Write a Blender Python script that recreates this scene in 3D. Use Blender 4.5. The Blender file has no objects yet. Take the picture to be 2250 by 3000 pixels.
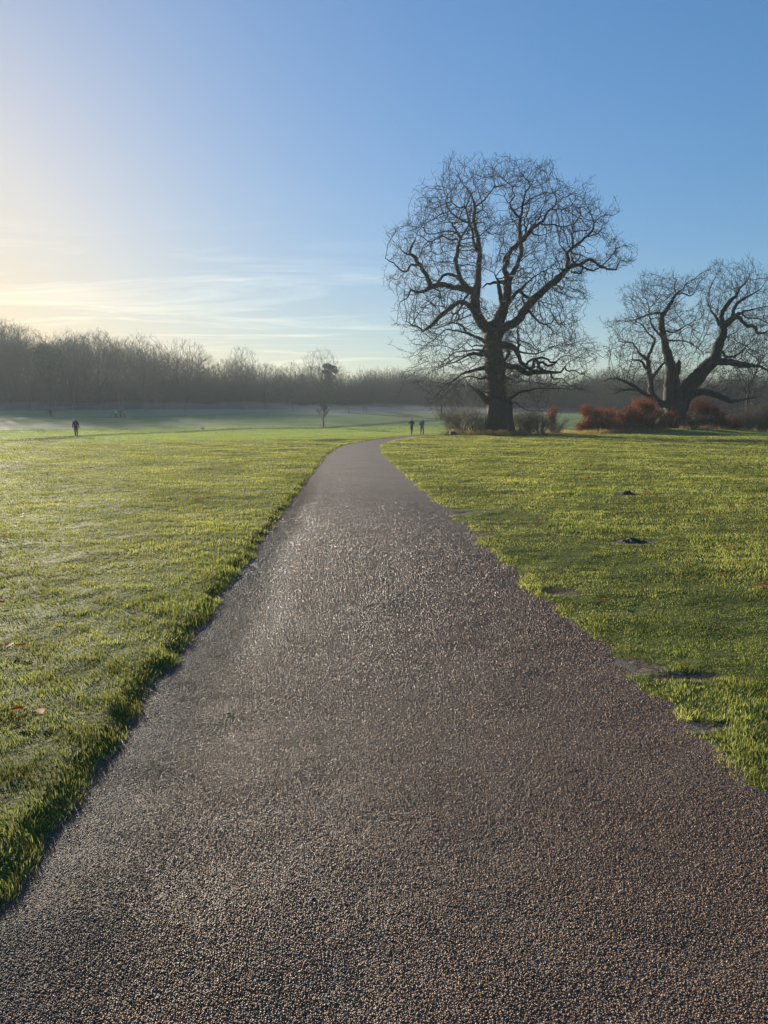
import bpy, math, random
import numpy as np
from mathutils import Vector, Matrix

C = bpy.context.scene.collection
R = math.radians
rng = np.random.default_rng(11)
random.seed(5)

# ------------------------------------------------------------------ camera
F = 2150.0
TH = math.atan(268 / F)
CAMZ = 1.6
cam_d = bpy.data.cameras.new('camera')
cam = bpy.data.objects.new('camera', cam_d)
C.objects.link(cam)
cam.location = (0, 0, CAMZ)
cam.rotation_euler = (R(90) - TH, 0, 0)
cam_d.sensor_fit = 'VERTICAL'
cam_d.sensor_height = 36
cam_d.sensor_width = 27
cam_d.lens = 36 * F / 3000
cam_d.clip_start = 0.05
cam_d.clip_end = 5000
bpy.context.scene.camera = cam


def ray(u, v):
    a = 1500 - v
    return (u - 1125, a * math.sin(TH) + F * math.cos(TH), a * math.cos(TH) - F * math.sin(TH))


def at(u, v, Y):
    r = ray(u, v)
    t = Y / r[1]
    return Vector((r[0] * t, Y, CAMZ + r[2] * t))


# ------------------------------------------------------------------ terrain
PY = np.arange(-400, 2000, 1.0)
base = np.interp(PY, [-400, 0, 100, 114, 139, 185, 235, 270, 420, 900, 2000], [0, 0, 0, .45, 1.95, 3.0, 4.6, 5.9, 9, 14, 16])
kern = np.exp(-np.linspace(-2, 2, 17) ** 2)
kern /= kern.sum()
base = np.convolve(np.pad(base, 8, 'edge'), kern, 'valid')
OAK = (11.9, 79.0)
OAK2 = (35.2, 91.0)


def smooth(a, b, x):
    t = np.clip((x - a) / (b - a), 0, 1)
    return t * t * (3 - 2 * t)


WV = [(rng.uniform(.8, 1.2) * 2 * math.pi / L, rng.uniform(0, math.pi), rng.uniform(0, 6.28), A)
      for L, A in ((9, .022), (6, .016), (4.1, .013), (3, .010), (2.2, .008), (1.5, .006), (1.1, .005), (.8, .004), (.55, .003))]


def undul(x, y):
    s = 0
    for k, a, p, A in WV:
        s = s + A * np.sin(k * (x * math.cos(a) + y * math.sin(a)) + p)
        s = s + A * .8 * np.sin(k * 1.13 * (x * math.cos(a + 1.7) + y * math.sin(a + 1.7)) + p * 2)
    return s


def fbm(x, y, s, seed=0):
    v = 0
    rr = np.random.default_rng(seed)
    for o in range(3):
        for j in range(4):
            a, p = rr.uniform(0, 6.28), rr.uniform(0, 6.28)
            k = 2 * math.pi / (s / (1.9 ** o)) * rr.uniform(.7, 1.3)
            v = v + np.sin(k * (x * math.cos(a) + y * math.sin(a)) + p) * .6 ** o
    return v / 3.2


def H0(x, y):
    z = np.interp(y, PY, base)
    z = z + .30 * np.exp(-(((x - OAK[0] - .5) / 8) ** 2 + ((y - OAK[1] + .5) / 4.5) ** 2))
    z = z + .62 * np.exp(-(((x - OAK2[0] - 1) / 9) ** 2 + ((y - OAK2[1] + 1) / 6) ** 2))
    z = z + .30 * smooth(95, 160, y) * np.sin(x / 31 + 1) * np.sin(y / 23)
    return z


def ground(u, v):
    r = ray(u, v)
    lo, hi = 0.5, 2000.0
    prev = lo
    for i in range(1, 900):
        Y = 0.5 * 1.0095 ** i
        t = Y / r[1]
        if CAMZ + r[2] * t < H0(r[0] * t, Y):
            lo, hi = prev, Y
            for _ in range(30):
                m = (lo + hi) / 2
                t = m / r[1]
                if CAMZ + r[2] * t < H0(r[0] * t, m):
                    hi = m
                else:
                    lo = m
            break
        prev = Y
    t = hi / r[1]
    return (r[0] * t, hi)


# path edges: measured points on the ground, metres
PL = [(-1.16, -6), (-1.22, -1), (-1.26, 1.4), (-1.29, 2.29), (-1.32, 3.1), (-1.35, 3.9), (-1.40, 4.74), (-1.44, 5.63), (-1.55, 7.8), (-1.74, 11.9), (-1.92, 16), (-2.12, 21), (-2.45, 29),
      (-2.72, 37), (-2.75, 44), (-2.45, 50), (-1.6, 57), (-.3, 64), (1.1, 70), (2.2, 75), (3.2, 80.5), (6.9, 92), (10.2, 102), (16, 108), (26, 111), (44, 112), (80, 112.5)]
PR = [(1.9, -6), (1.78, -1), (1.7, 1.4), (1.62, 2.7), (1.62, 3.3), (1.64, 3.9), (1.58, 4.31), (1.52, 4.9), (1.47, 6.2), (1.38, 7.13), (1.30, 9.3), (1.10, 13.25), (.8, 18), (.36, 26),
      (-.06, 34), (-.28, 41), (-.26, 48), (.1, 54), (.8, 60), (1.9, 66.5), (2.6, 70), (5.2, 79), (8.2, 88.5), (12, 97), (17, 103.5), (27, 107), (44, 108.5), (80, 109)]


def edge_fn(P):
    P = np.array(P, float)
    t = np.arange(len(P))
    tt = np.linspace(0, len(P) - 1, 3000)
    out = []
    for c in (0, 1):
        v = np.interp(tt, t, P[:, c])
        k = np.ones(111) / 111
        v = np.convolve(np.pad(v, 55, 'edge'), k, 'valid')
        out.append(v)
    return np.array(out).T


EL, ER = edge_fn(PL), edge_fn(PR)


def wob(y, s):
    w = np.minimum(1, 14 / np.maximum(np.abs(y), 4))
    return s * (.035 * np.sin(y * 2.3 + s) + .028 * np.sin(y * 5.1 + 2 * s) + .02 * np.sin(y * 11 + s) + .015 * np.sin(y * 23.)) * w


def xl(y):
    return np.interp(y, EL[:, 1], EL[:, 0]) + .6 * wob(y, 1)


def xr(y):
    return np.interp(y, ER[:, 1], ER[:, 0]) + wob(y, -1.2)


def inside(x, y):   # signed distance-like: positive inside the path
    return np.minimum(x - xl(y), xr(y) - x)


# bare soil patches beside the path: x, y, rx, ry
px2 = lambda u, v: ground(u, v)
DIRT = []
for u, v, rx, ry in ((1850, 1958, .24, .12), (1820, 1945, .16, .10), (1640, 1738, .18, .16), (2060, 2130, .22, .06), (1395, 1568, .22, .25), (1330, 1500, .2, .6), (1850, 1585, .30, .24), (1880, 1588, .2, .18), (1835, 1455, .3, .3), (2010, 1985, .22, .08)):
    g = ground(u, v)
    DIRT.append((g[0], g[1], rx, ry))


def dirt(x, y):
    d = 0
    n = fbm(x, y, .5, 3) * .45
    for cx, cy, rx, ry in DIRT:
        q = ((x - cx) / rx) ** 2 + ((y - cy) / ry) ** 2 + n
        d = np.maximum(d, 1 - smooth(.5, 1.5, q))
    return d


def moss(x, y):  # short trodden sward to the right of the path
    c = [(2.6, 5.6, 1.0, 1.6), (2.2, 8.2, .8, 2.5), (1.9, 12, .7, 3.5)]
    d = 0
    n = fbm(x, y, 1.1, 8) * .5
    for cx, cy, rx, ry in c:
        q = ((x - cx) / rx) ** 2 + ((y - cy) / ry) ** 2 + n
        d = np.maximum(d, 1 - smooth(.5, 1.4, q))
    return d


TRK = [[(60, 1297), (217, 1281), (400, 1271), (579, 1264), (700, 1257), (948, 1254), (1100, 1244), (1215, 1234), (1400, 1228)],
       [(-100, 1240), (150, 1226), (420, 1222), (760, 1209), (930, 1204), (1130, 1206), (1220, 1223), (1330, 1232)],
       [(1010, 1210), (1200, 1222), (1300, 1229), (1500, 1231)],
       [(-60, 1302), (400, 1303), (800, 1300), (1000, 1290)]]  # last line: edge of the trees' shadow, painted as a dark band
TRK_SHADE_W = [np.array([ground(*p) for p in t]) for t in TRK]


def track_and_shade(x, y):
    d = np.full(np.shape(x), 1e9)
    for P in TRK_SHADE_W:
        for a, b in zip(P[:-1], P[1:]):
            ab = b - a
            t = np.clip(((x - a[0]) * ab[0] + (y - a[1]) * ab[1]) / (ab @ ab), 0, 1)
            q = np.hypot(x - a[0] - t * ab[0], y - a[1] - t * ab[1])
            d = np.minimum(d, q)
    return 1 - smooth(.8, 3.0, d)


def dew_shade_mask(x, y):
    return smooth(0, 22, y - 44 - 22 * smooth(-14, 6, x) + 5 * fbm(x, y, 14, 5))  # dew and tree shade painted together; edge follows the shadow line


def H(x, y):
    z = H0(x, y)
    ins = inside(x, y)
    far = smooth(0.0, .8, -ins)
    amp = .35 + .65 * smooth(0, 60, np.hypot(x, y))
    z = z + undul(x, y) * far * amp * 1.1 + .012 * smooth(0, .15, -ins)
    z = z + .038 * smooth(0, .16, xl(y) - x) * (1 - smooth(60, 90, y))
    z = z - .05 * smooth(-.02, .10, ins)
    z = z - .012 * dirt(x, y) * (1 - smooth(30, 60, y))
    return z


# ------------------------------------------------------------------ materials
def mat(name):
    m = bpy.data.materials.new(name)
    m.use_nodes = True
    nt = m.node_tree
    nt.nodes.clear()
    return m, nt


def N(nt, t, **k):
    n = nt.nodes.new(t)
    for a, b in k.items():
        if a in ('inp',):
            for i, v in b.items():
                n.inputs[i].default_value = v
        else:
            setattr(n, a, b)
    return n


def L(nt, a, ao, b, bi):
    nt.links.new(a.outputs[ao], b.inputs[bi])


def ramp(nt, stops):
    n = nt.nodes.new('ShaderNodeValToRGB')
    cr = n.color_ramp
    while len(cr.elements) < len(stops):
        cr.elements.new(.5)
    for e, (p, c) in zip(cr.elements, stops):
        e.position = p
        e.color = (c[0], c[1], c[2], 1) if hasattr(c, '__len__') else (c, c, c, 1)
    return n


def simple_mat(name, c1, c2=None, scale=6, rough=.7, bump=.3, bscale=None, bdist=.01, trans=0.0, spec=.5, detail=5):
    m, nt = mat(name)
    out = N(nt, 'ShaderNodeOutputMaterial')
    p = N(nt, 'ShaderNodeBsdfPrincipled')
    p.inputs['Roughness'].default_value = rough
    p.inputs['Specular IOR Level'].default_value = spec
    tc = N(nt, 'ShaderNodeTexCoord')
    no = N(nt, 'ShaderNodeTexNoise')
    no.inputs['Scale'].default_value = scale
    no.inputs['Detail'].default_value = detail
    L(nt, tc, 'Object', no, 'Vector')
    r = ramp(nt, [(.3, c1), (.7, c2 or c1)])
    L(nt, no, 'Fac', r, 0)
    L(nt, r, 0, p, 'Base Color')
    if bump:
        b = N(nt, 'ShaderNodeBump')
        b.inputs['Strength'].default_value = bump
        b.inputs['Distance'].default_value = bdist
        n2 = N(nt, 'ShaderNodeTexNoise')
        n2.inputs['Scale'].default_value = bscale or scale * 4
        n2.inputs['Detail'].default_value = 6
        L(nt, tc, 'Object', n2, 'Vector')
        L(nt, n2, 'Fac', b, 'Height')
        L(nt, b, 0, p, 'Normal')
    if trans:
        t = N(nt, 'ShaderNodeBsdfTranslucent')
        L(nt, r, 0, t, 'Color')
        mx = N(nt, 'ShaderNodeMixShader')
        mx.inputs[0].default_value = trans
        L(nt, p, 0, mx, 1)
        L(nt, t, 0, mx, 2)
        L(nt, mx, 0, out, 0)
    else:
        L(nt, p, 0, out, 0)
    return m


def attr_leaf_mat(name, rough=.45, trans=.5, tboost=1.6, spec=.5):
    """colour from the vertex attribute 'tint', lets light through"""
    m, nt = mat(name)
    out = N(nt, 'ShaderNodeOutputMaterial')
    p = N(nt, 'ShaderNodeBsdfPrincipled')
    p.inputs['Roughness'].default_value = rough
    p.inputs['Specular IOR Level'].default_value = spec
    a = N(nt, 'ShaderNodeAttribute', attribute_name='tint')
    L(nt, a, 'Color', p, 'Base Color')
    t = N(nt, 'ShaderNodeBsdfTranslucent')
    mul = N(nt, 'ShaderNodeVectorMath', operation='MULTIPLY')
    mul.inputs[1].default_value = (tboost * 1.08, tboost, tboost * .55)
    L(nt, a, 'Color', mul, 0)
    L(nt, mul, 0, t, 'Color')
    mx = N(nt, 'ShaderNodeMixShader')
    mx.inputs[0].default_value = trans
    L(nt, p, 0, mx, 1)
    L(nt, t, 0, mx, 2)
    L(nt, mx, 0, out, 0)
    return m


def bark_mat(name, c1, c2, moss_c, vscale=3.0, moss_amt=.5):
    m, nt = mat(name)
    out = N(nt, 'ShaderNodeOutputMaterial')
    p = N(nt, 'ShaderNodeBsdfPrincipled')
    p.inputs['Roughness'].default_value = .85
    tc = N(nt, 'ShaderNodeTexCoord')
    mp = N(nt, 'ShaderNodeMapping')
    mp.inputs['Scale'].default_value = (vscale, vscale, vscale * .18)
    L(nt, tc, 'Object', mp, 'Vector')
    n1 = N(nt, 'ShaderNodeTexNoise')
    n1.inputs['Scale'].default_value = 3
    n1.inputs['Detail'].default_value = 8
    L(nt, mp, 0, n1, 'Vector')
    r = ramp(nt, [(.35, c1), (.65, c2)])
    L(nt, n1, 'Fac', r, 0)
    n2 = N(nt, 'ShaderNodeTexNoise')
    n2.inputs['Scale'].default_value = .7
    n2.inputs['Detail'].default_value = 5
    L(nt, tc, 'Object', n2, 'Vector')
    r2 = ramp(nt, [(.5, 0), (.68, moss_amt)])
    L(nt, n2, 'Fac', r2, 0)
    mx = N(nt, 'ShaderNodeMix', data_type='RGBA')
    L(nt, r2, 0, mx, 'Factor')
    L(nt, r, 0, mx, 6)
    mx.inputs[7].default_value = (*moss_c, 1)
    L(nt, mx, 2, p, 'Base Color')
    b = N(nt, 'ShaderNodeBump')
    b.inputs['Strength'].default_value = 1
    b.inputs['Distance'].default_value = .08
    L(nt, n1, 'Fac', b, 'Height')
    L(nt, b, 0, p, 'Normal')
    L(nt, p, 0, out, 0)
    return m


M_bark = bark_mat('oak_bark', (.009, .008, .007), (.034, .028, .022), (.035, .05, .018))
M_bark2 = bark_mat('grey_bark', (.014, .013, .011), (.036, .031, .026), (.045, .06, .025), 3)
M_twig = simple_mat('twig_bark', (.010, .009, .007), (.024, .020, .015), scale=.6, rough=.8, bump=0, spec=.1)
M_twigfar = simple_mat('far_twig_bark', (.014, .013, .012), (.030, .026, .022), scale=.3, rough=.8, bump=0)
M_scrub = simple_mat('scrub_bark', (.05, .035, .025), (.15, .10, .065), scale=2, rough=.7, bump=0)
M_grass = attr_leaf_mat('grass_blades', .55, .5, 1.75, .12)
M_leaf = attr_leaf_mat('russet_leaves', .7, .45, 1.6, .2)
M_ever = attr_leaf_mat('evergreen_leaves', .45, .25, 1.3, .4)


# ground
def ground_material():
    m, nt = mat('meadow_turf')
    out = N(nt, 'ShaderNodeOutputMaterial')
    p = N(nt, 'ShaderNodeBsdfPrincipled')
    p.inputs['Roughness'].default_value = .8
    p.inputs['Specular IOR Level'].default_value = .06
    tc = N(nt, 'ShaderNodeTexCoord')
    at_ = N(nt, 'ShaderNodeAttribute', attribute_name='mask')
    sep = N(nt, 'ShaderNodeSeparateColor')
    L(nt, at_, 'Color', sep, 0)
    n1 = N(nt, 'ShaderNodeTexNoise')
    n1.inputs['Scale'].default_value = .22
    n1.inputs['Detail'].default_value = 8
    n1.inputs['Roughness'].default_value = .65
    L(nt, tc, 'Object', n1, 'Vector')
    r1 = ramp(nt, [(.3, (.045, .062, .016)), (.5, (.078, .098, .026)), (.7, (.125, .130, .042))])
    L(nt, n1, 'Fac', r1, 0)
    n2 = N(nt, 'ShaderNodeTexNoise')
    n2.inputs['Scale'].default_value = 9
    n2.inputs['Detail'].default_value = 6
    n2.inputs['Roughness'].default_value = .7
    L(nt, tc, 'Object', n2, 'Vector')
    r2 = ramp(nt, [(.3, (.55, .55, .5)), (.7, (1.3, 1.3, 1.15))])
    L(nt, n2, 'Fac', r2, 0)
    mu = N(nt, 'ShaderNodeMix', data_type='RGBA', blend_type='MULTIPLY')
    mu.inputs[0].default_value = 1
    L(nt, r1, 0, mu, 6)
    L(nt, r2, 0, mu, 7)
    # turf farther out, dew and tree shade in one colour (attribute blue)
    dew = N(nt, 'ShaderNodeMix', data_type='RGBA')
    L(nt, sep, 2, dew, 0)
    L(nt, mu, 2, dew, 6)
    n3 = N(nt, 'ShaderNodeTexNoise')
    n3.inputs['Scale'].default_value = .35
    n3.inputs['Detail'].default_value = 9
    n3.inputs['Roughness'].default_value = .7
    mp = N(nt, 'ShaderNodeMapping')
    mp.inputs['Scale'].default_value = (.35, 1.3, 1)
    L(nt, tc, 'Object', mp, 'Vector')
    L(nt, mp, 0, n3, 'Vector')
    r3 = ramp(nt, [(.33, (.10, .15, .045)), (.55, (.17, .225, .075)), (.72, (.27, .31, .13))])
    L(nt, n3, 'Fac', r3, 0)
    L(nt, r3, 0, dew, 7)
    trk_shade = N(nt, 'ShaderNodeMix', data_type='RGBA')
    ms = N(nt, 'ShaderNodeMath', operation='MULTIPLY')
    ms.inputs[1].default_value = .95
    L(nt, sep, 1, ms, 0)
    L(nt, ms, 0, trk_shade, 0)
    L(nt, dew, 2, trk_shade, 6)
    trk_shade.inputs[7].default_value = (.045, .062, .028, 1)
    so = N(nt, 'ShaderNodeMix', data_type='RGBA')
    L(nt, sep, 0, so, 0)
    L(nt, trk_shade, 2, so, 6)
    r4 = ramp(nt, [(.35, (.055, .042, .032)), (.65, (.17, .135, .10))])
    n4 = N(nt, 'ShaderNodeTexNoise')
    n4.inputs['Scale'].default_value = 30
    n4.inputs['Detail'].default_value = 6
    L(nt, tc, 'Object', n4, 'Vector')
    L(nt, n4, 'Fac', r4, 0)
    L(nt, r4, 0, so, 7)
    L(nt, so, 2, p, 'Base Color')
    b = N(nt, 'ShaderNodeBump')
    b.inputs['Strength'].default_value = .9
    b.inputs['Distance'].default_value = .06
    L(nt, n2, 'Fac', b, 'Height')
    b2 = N(nt, 'ShaderNodeBump')
    b2.inputs['Strength'].default_value = .8
    b2.inputs['Distance'].default_value = .35
    n5 = N(nt, 'ShaderNodeTexNoise')
    n5.inputs['Scale'].default_value = 1.6
    n5.inputs['Detail'].default_value = 5
    L(nt, tc, 'Object', n5, 'Vector')
    L(nt, n5, 'Fac', b2, 'Height')
    L(nt, b, 0, b2, 'Normal')
    L(nt, b2, 0, p, 'Normal')
    L(nt, p, 0, out, 0)
    return m


def path_material():
    m, nt = mat('bound_gravel')
    out = N(nt, 'ShaderNodeOutputMaterial')
    p = N(nt, 'ShaderNodeBsdfPrincipled')
    tc = N(nt, 'ShaderNodeTexCoord')
    wet = N(nt, 'ShaderNodeAttribute', attribute_name='mask')
    sep = N(nt, 'ShaderNodeSeparateColor')
    L(nt, wet, 'Color', sep, 0)
    # wetness breaks up with noise
    n0 = N(nt, 'ShaderNodeTexNoise')
    n0.inputs['Scale'].default_value = 5
    n0.inputs['Detail'].default_value = 6
    L(nt, tc, 'Object', n0, 'Vector')
    ad = N(nt, 'ShaderNodeMath', operation='ADD')
    L(nt, sep, 0, ad, 0)
    L(nt, n0, 'Fac', ad, 1)
    wr = N(nt, 'ShaderNodeMapRange')
    wr.inputs['From Min'].default_value = .6
    wr.inputs['From Max'].default_value = 1.45
    L(nt, ad, 0, wr, 'Value')
    # stones
    v = N(nt, 'ShaderNodeTexVoronoi')
    v.inputs['Scale'].default_value = 140
    v.inputs['Randomness'].default_value = 1
    L(nt, tc, 'Object', v, 'Vector')
    sc = N(nt, 'ShaderNodeSeparateColor')
    L(nt, v, 'Color', sc, 0)
    cr = ramp(nt, [(0, (.05, .040, .034)), (.3, (.10, .076, .060)), (.55, (.16, .118, .088)), (.8, (.23, .16, .108)), (.95, (.15, .13, .12)), (1, (.36, .29, .21))])
    L(nt, sc, 0, cr, 0)
    # gaps darker: bitumen between the stones
    gr = ramp(nt, [(.35, 1.0), (.75, .35)])
    L(nt, v, 'Distance', gr, 0)
    mu = N(nt, 'ShaderNodeMix', data_type='RGBA', blend_type='MULTIPLY')
    mu.inputs[0].default_value = 1
    L(nt, cr, 0, mu, 6)
    L(nt, gr, 0, mu, 7)
    n1 = N(nt, 'ShaderNodeTexNoise')
    n1.inputs['Scale'].default_value = .8
    n1.inputs['Detail'].default_value = 7
    L(nt, tc, 'Object', n1, 'Vector')
    r1 = ramp(nt, [(.3, (1.15, 1.0, .92)), (.7, (1.5, 1.32, 1.2))])
    L(nt, n1, 'Fac', r1, 0)
    mu2 = N(nt, 'ShaderNodeMix', data_type='RGBA', blend_type='MULTIPLY')
    mu2.inputs[0].default_value = 1
    L(nt, mu, 2, mu2, 6)
    L(nt, r1, 0, mu2, 7)
    # wet film and soil film
    mw = N(nt, 'ShaderNodeMix', data_type='RGBA')
    L(nt, wr, 0, mw, 0)
    L(nt, mu2, 2, mw, 6)
    mw.inputs[7].default_value = (.04, .036, .034, 1)
    sd = N(nt, 'ShaderNodeMix', data_type='RGBA')
    L(nt, sep, 1, sd, 0)
    L(nt, mw, 2, sd, 6)
    sd.inputs[7].default_value = (.13, .10, .075, 1)
    L(nt, sd, 2, p, 'Base Color')
    rr = N(nt, 'ShaderNodeMapRange')
    rr.inputs['To Min'].default_value = .62
    rr.inputs['To Max'].default_value = .55
    L(nt, wr, 0, rr, 'Value')
    L(nt, rr, 0, p, 'Roughness')
    p.inputs['Specular IOR Level'].default_value = .34
    spr = N(nt, 'ShaderNodeMapRange')
    spr.inputs['To Min'].default_value = .34
    spr.inputs['To Max'].default_value = .02
    L(nt, sep, 2, spr, 'Value')
    L(nt, spr, 0, p, 'Specular IOR Level')
    # height
    hh = N(nt, 'ShaderNodeMapRange', interpolation_type='SMOOTHSTEP')
    hh.inputs['From Min'].default_value = .0
    hh.inputs['From Max'].default_value = .75
    hh.inputs['To Min'].default_value = 1
    hh.inputs['To Max'].default_value = 0
    L(nt, v, 'Distance', hh, 'Value')
    n2 = N(nt, 'ShaderNodeTexNoise')
    n2.inputs['Scale'].default_value = 40
    n2.inputs['Detail'].default_value = 3
    L(nt, tc, 'Object', n2, 'Vector')
    s2 = N(nt, 'ShaderNodeMath', operation='MULTIPLY_ADD')
    s2.inputs[1].default_value = 1.3
    L(nt, n2, 'Fac', s2, 0)
    s3 = N(nt, 'ShaderNodeMath', operation='MULTIPLY')
    L(nt, hh, 0, s3, 0)
    hgt = N(nt, 'ShaderNodeMapRange')
    hgt.inputs['To Min'].default_value = .4
    hgt.inputs['To Max'].default_value = 1.3
    L(nt, sc, 1, hgt, 'Value')
    L(nt, hgt, 0, s3, 1)
    L(nt, s3, 0, s2, 2)
    b = N(nt, 'ShaderNodeBump')
    b.inputs['Distance'].default_value = .010
    br = N(nt, 'ShaderNodeMapRange')
    br.inputs['To Min'].default_value = 1.0
    br.inputs['To Max'].default_value = .25
    L(nt, wr, 0, br, 'Value')
    L(nt, br, 0, b, 'Strength')
    L(nt, s2, 0, b, 'Height')
    L(nt, b, 0, p, 'Normal')
    L(nt, p, 0, out, 0)
    return m


# ------------------------------------------------------------------ mesh helpers
def mesh_np(name, V, quads=None, tris=None, smooth_=True):
    V = np.asarray(V, np.float32)
    me = bpy.data.meshes.new(name)
    me.vertices.add(len(V))
    me.vertices.foreach_set('co', V.ravel())
    idx, tot = [], []
    if quads is not None and len(quads):
        q = np.asarray(quads, np.int32)
        idx.append(q.ravel())
        tot.append(np.full(len(q), 4, np.int32))
    if tris is not None and len(tris):
        t = np.asarray(tris, np.int32)
        idx.append(t.ravel())
        tot.append(np.full(len(t), 3, np.int32))
    idx = np.concatenate(idx)
    tot = np.concatenate(tot)
    me.loops.add(len(idx))
    me.loops.foreach_set('vertex_index', idx)
    me.polygons.add(len(tot))
    st = np.concatenate(([0], np.cumsum(tot)[:-1])).astype(np.int32)
    me.polygons.foreach_set('loop_start', st)
    me.polygons.foreach_set('loop_total', tot)
    me.polygons.foreach_set('use_smooth', np.full(len(tot), bool(smooth_)))
    me.update(calc_edges=True)
    return me


def color_attr(me, name, col):
    a = me.color_attributes.new(name, 'FLOAT_COLOR', 'POINT')
    c = np.ones((len(col), 4), np.float32)
    c[:, :3] = col
    a.data.foreach_set('color', c.ravel())


def link(name, me, m, parent=None, label=None, cat=None, group=None, kind=None, loc=None):
    o = bpy.data.objects.new(name, me)
    C.objects.link(o)
    if me is not None and m is not None:
        me.materials.append(m)
    if parent is not None:
        o.parent = parent
    if loc is not None:
        o.location = loc
    tagset(o, label, cat, group, kind)
    return o


def tagset(o, label=None, cat=None, group=None, kind=None):
    if label:
        o['label'] = label
    if cat:
        o['category'] = cat
    if group:
        o['group'] = group
    if kind:
        o['kind'] = kind


def root(name, loc, label, cat, group=None, rz=0):
    o = bpy.data.objects.new(name, None)
    C.objects.link(o)
    o.empty_display_size = .3
    o.location = loc
    o.rotation_euler = (0, 0, rz)
    tagset(o, label, cat, group)
    return o


def copy_thing(o, loc, label, group=None, rz=0, sc=(1, 1, 1)):
    c = o.copy()
    C.objects.link(c)
    c.location = loc
    c.rotation_euler = (0, 0, rz)
    c.scale = sc
    c['label'] = label
    if group:
        c['group'] = group
    for ch in list(o.children):
        k = ch.copy()
        C.objects.link(k)
        k.parent = c
    return c


def norm(v):
    return v / np.maximum(np.linalg.norm(v, axis=-1, keepdims=True), 1e-9)


class Tubes:
    """collects chains (points, radii) and turns them into tube geometry"""
    def __init__(self):
        self.V, self.Q, self.n = [], [], 0

    def batch(self, P, Rr, k):
        """P (m, n, 3) chains of equal length, Rr (m, n)"""
        P = np.asarray(P, float)
        Rr = np.asarray(Rr, float)
        if P.ndim == 2:
            P = P[None]
            Rr = Rr[None]
        m, n, _ = P.shape
        T = np.empty_like(P)
        T[:, 1:-1] = P[:, 2:] - P[:, :-2]
        T[:, 0] = P[:, 1] - P[:, 0]
        T[:, -1] = P[:, -1] - P[:, -2]
        T = norm(T)
        mean = norm(P[:, -1] - P[:, 0])
        ref = np.zeros((m, 3))
        ref[np.arange(m), np.argmin(np.abs(mean), axis=1)] = 1
        A = norm(np.cross(T, ref[:, None, :]))
        for j in range(1, n):        # transport
            a = A[:, j - 1] - T[:, j] * np.sum(A[:, j - 1] * T[:, j], -1, keepdims=True)
            A[:, j] = norm(a)
        B = np.cross(T, A)
        ang = np.arange(k) * 2 * math.pi / k
        ring = A[:, :, None, :] * np.cos(ang)[None, None, :, None] + B[:, :, None, :] * np.sin(ang)[None, None, :, None]
        V = P[:, :, None, :] + ring * Rr[:, :, None, None]
        base = self.n + (np.arange(m)[:, None, None] * n + np.arange(n - 1)[None, :, None]) * k
        i = np.arange(k)[None, None, :]
        j = (np.arange(k) + 1)[None, None, :] % k
        q = np.stack([base + i, base + j, base + k + j, base + k + i], -1)
        self.V.append(V.reshape(-1, 3))
        self.Q.append(q.reshape(-1, 4))
        self.n += m * n * k

    def mesh(self, name):
        return mesh_np(name, np.concatenate(self.V), quads=np.concatenate(self.Q))


def leaf_mesh(name, P, size, tint, r, nrm=None, tri=False):
    """one small folded leaf (two triangles / a quad) at every point"""
    m = len(P)
    u = norm(r.normal(size=(m, 3)))
    w = norm(np.cross(u, r.normal(size=(m, 3))))
    s = size * r.uniform(.6, 1.3, (m, 1))
    nn = np.cross(u, w)
    V = np.stack([P - u * s * .5, P + w * s * .32 + nn * s * .12, P + u * s * .5, P - w * s * .32 + nn * s * .12], 1)
    b = np.arange(m)[:, None] * 4
    Q = b + np.array([[0, 1, 2, 3]])
    me = mesh_np(name, V.reshape(-1, 3), quads=Q, smooth_=False)
    color_attr(me, 'tint', np.repeat(tint, 4, 0))
    return me


# ------------------------------------------------------------------ tree growth
class Skel:
    def __init__(self):
        self.P, self.par, self.r, self.fix = [], [], [], []

    def add(self, p, par, r, fix=True):
        self.P.append(np.array(p, float))
        self.par.append(par)
        self.r.append(r)
        self.fix.append(fix)
        return len(self.P) - 1


def spline(pts, step):
    pts = np.asarray(pts, float)
    if len(pts) < 2:
        return pts
    P = np.vstack([2 * pts[0] - pts[1], pts, 2 * pts[-1] - pts[-2]])
    out = []
    for i in range(1, len(P) - 2):
        d = np.linalg.norm((P[i + 1] - P[i])[:3])
        n = max(1, int(round(d / step)))
        for t in np.arange(n) / n:
            a, b, c, e = P[i - 1], P[i], P[i + 1], P[i + 2]
            out.append(.5 * ((2 * b) + (c - a) * t + (2 * a - 5 * b + 4 * c - e) * t * t + (3 * b - a - 3 * c + e) * t ** 3))
    out.append(P[-2])
    return np.array(out)


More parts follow.
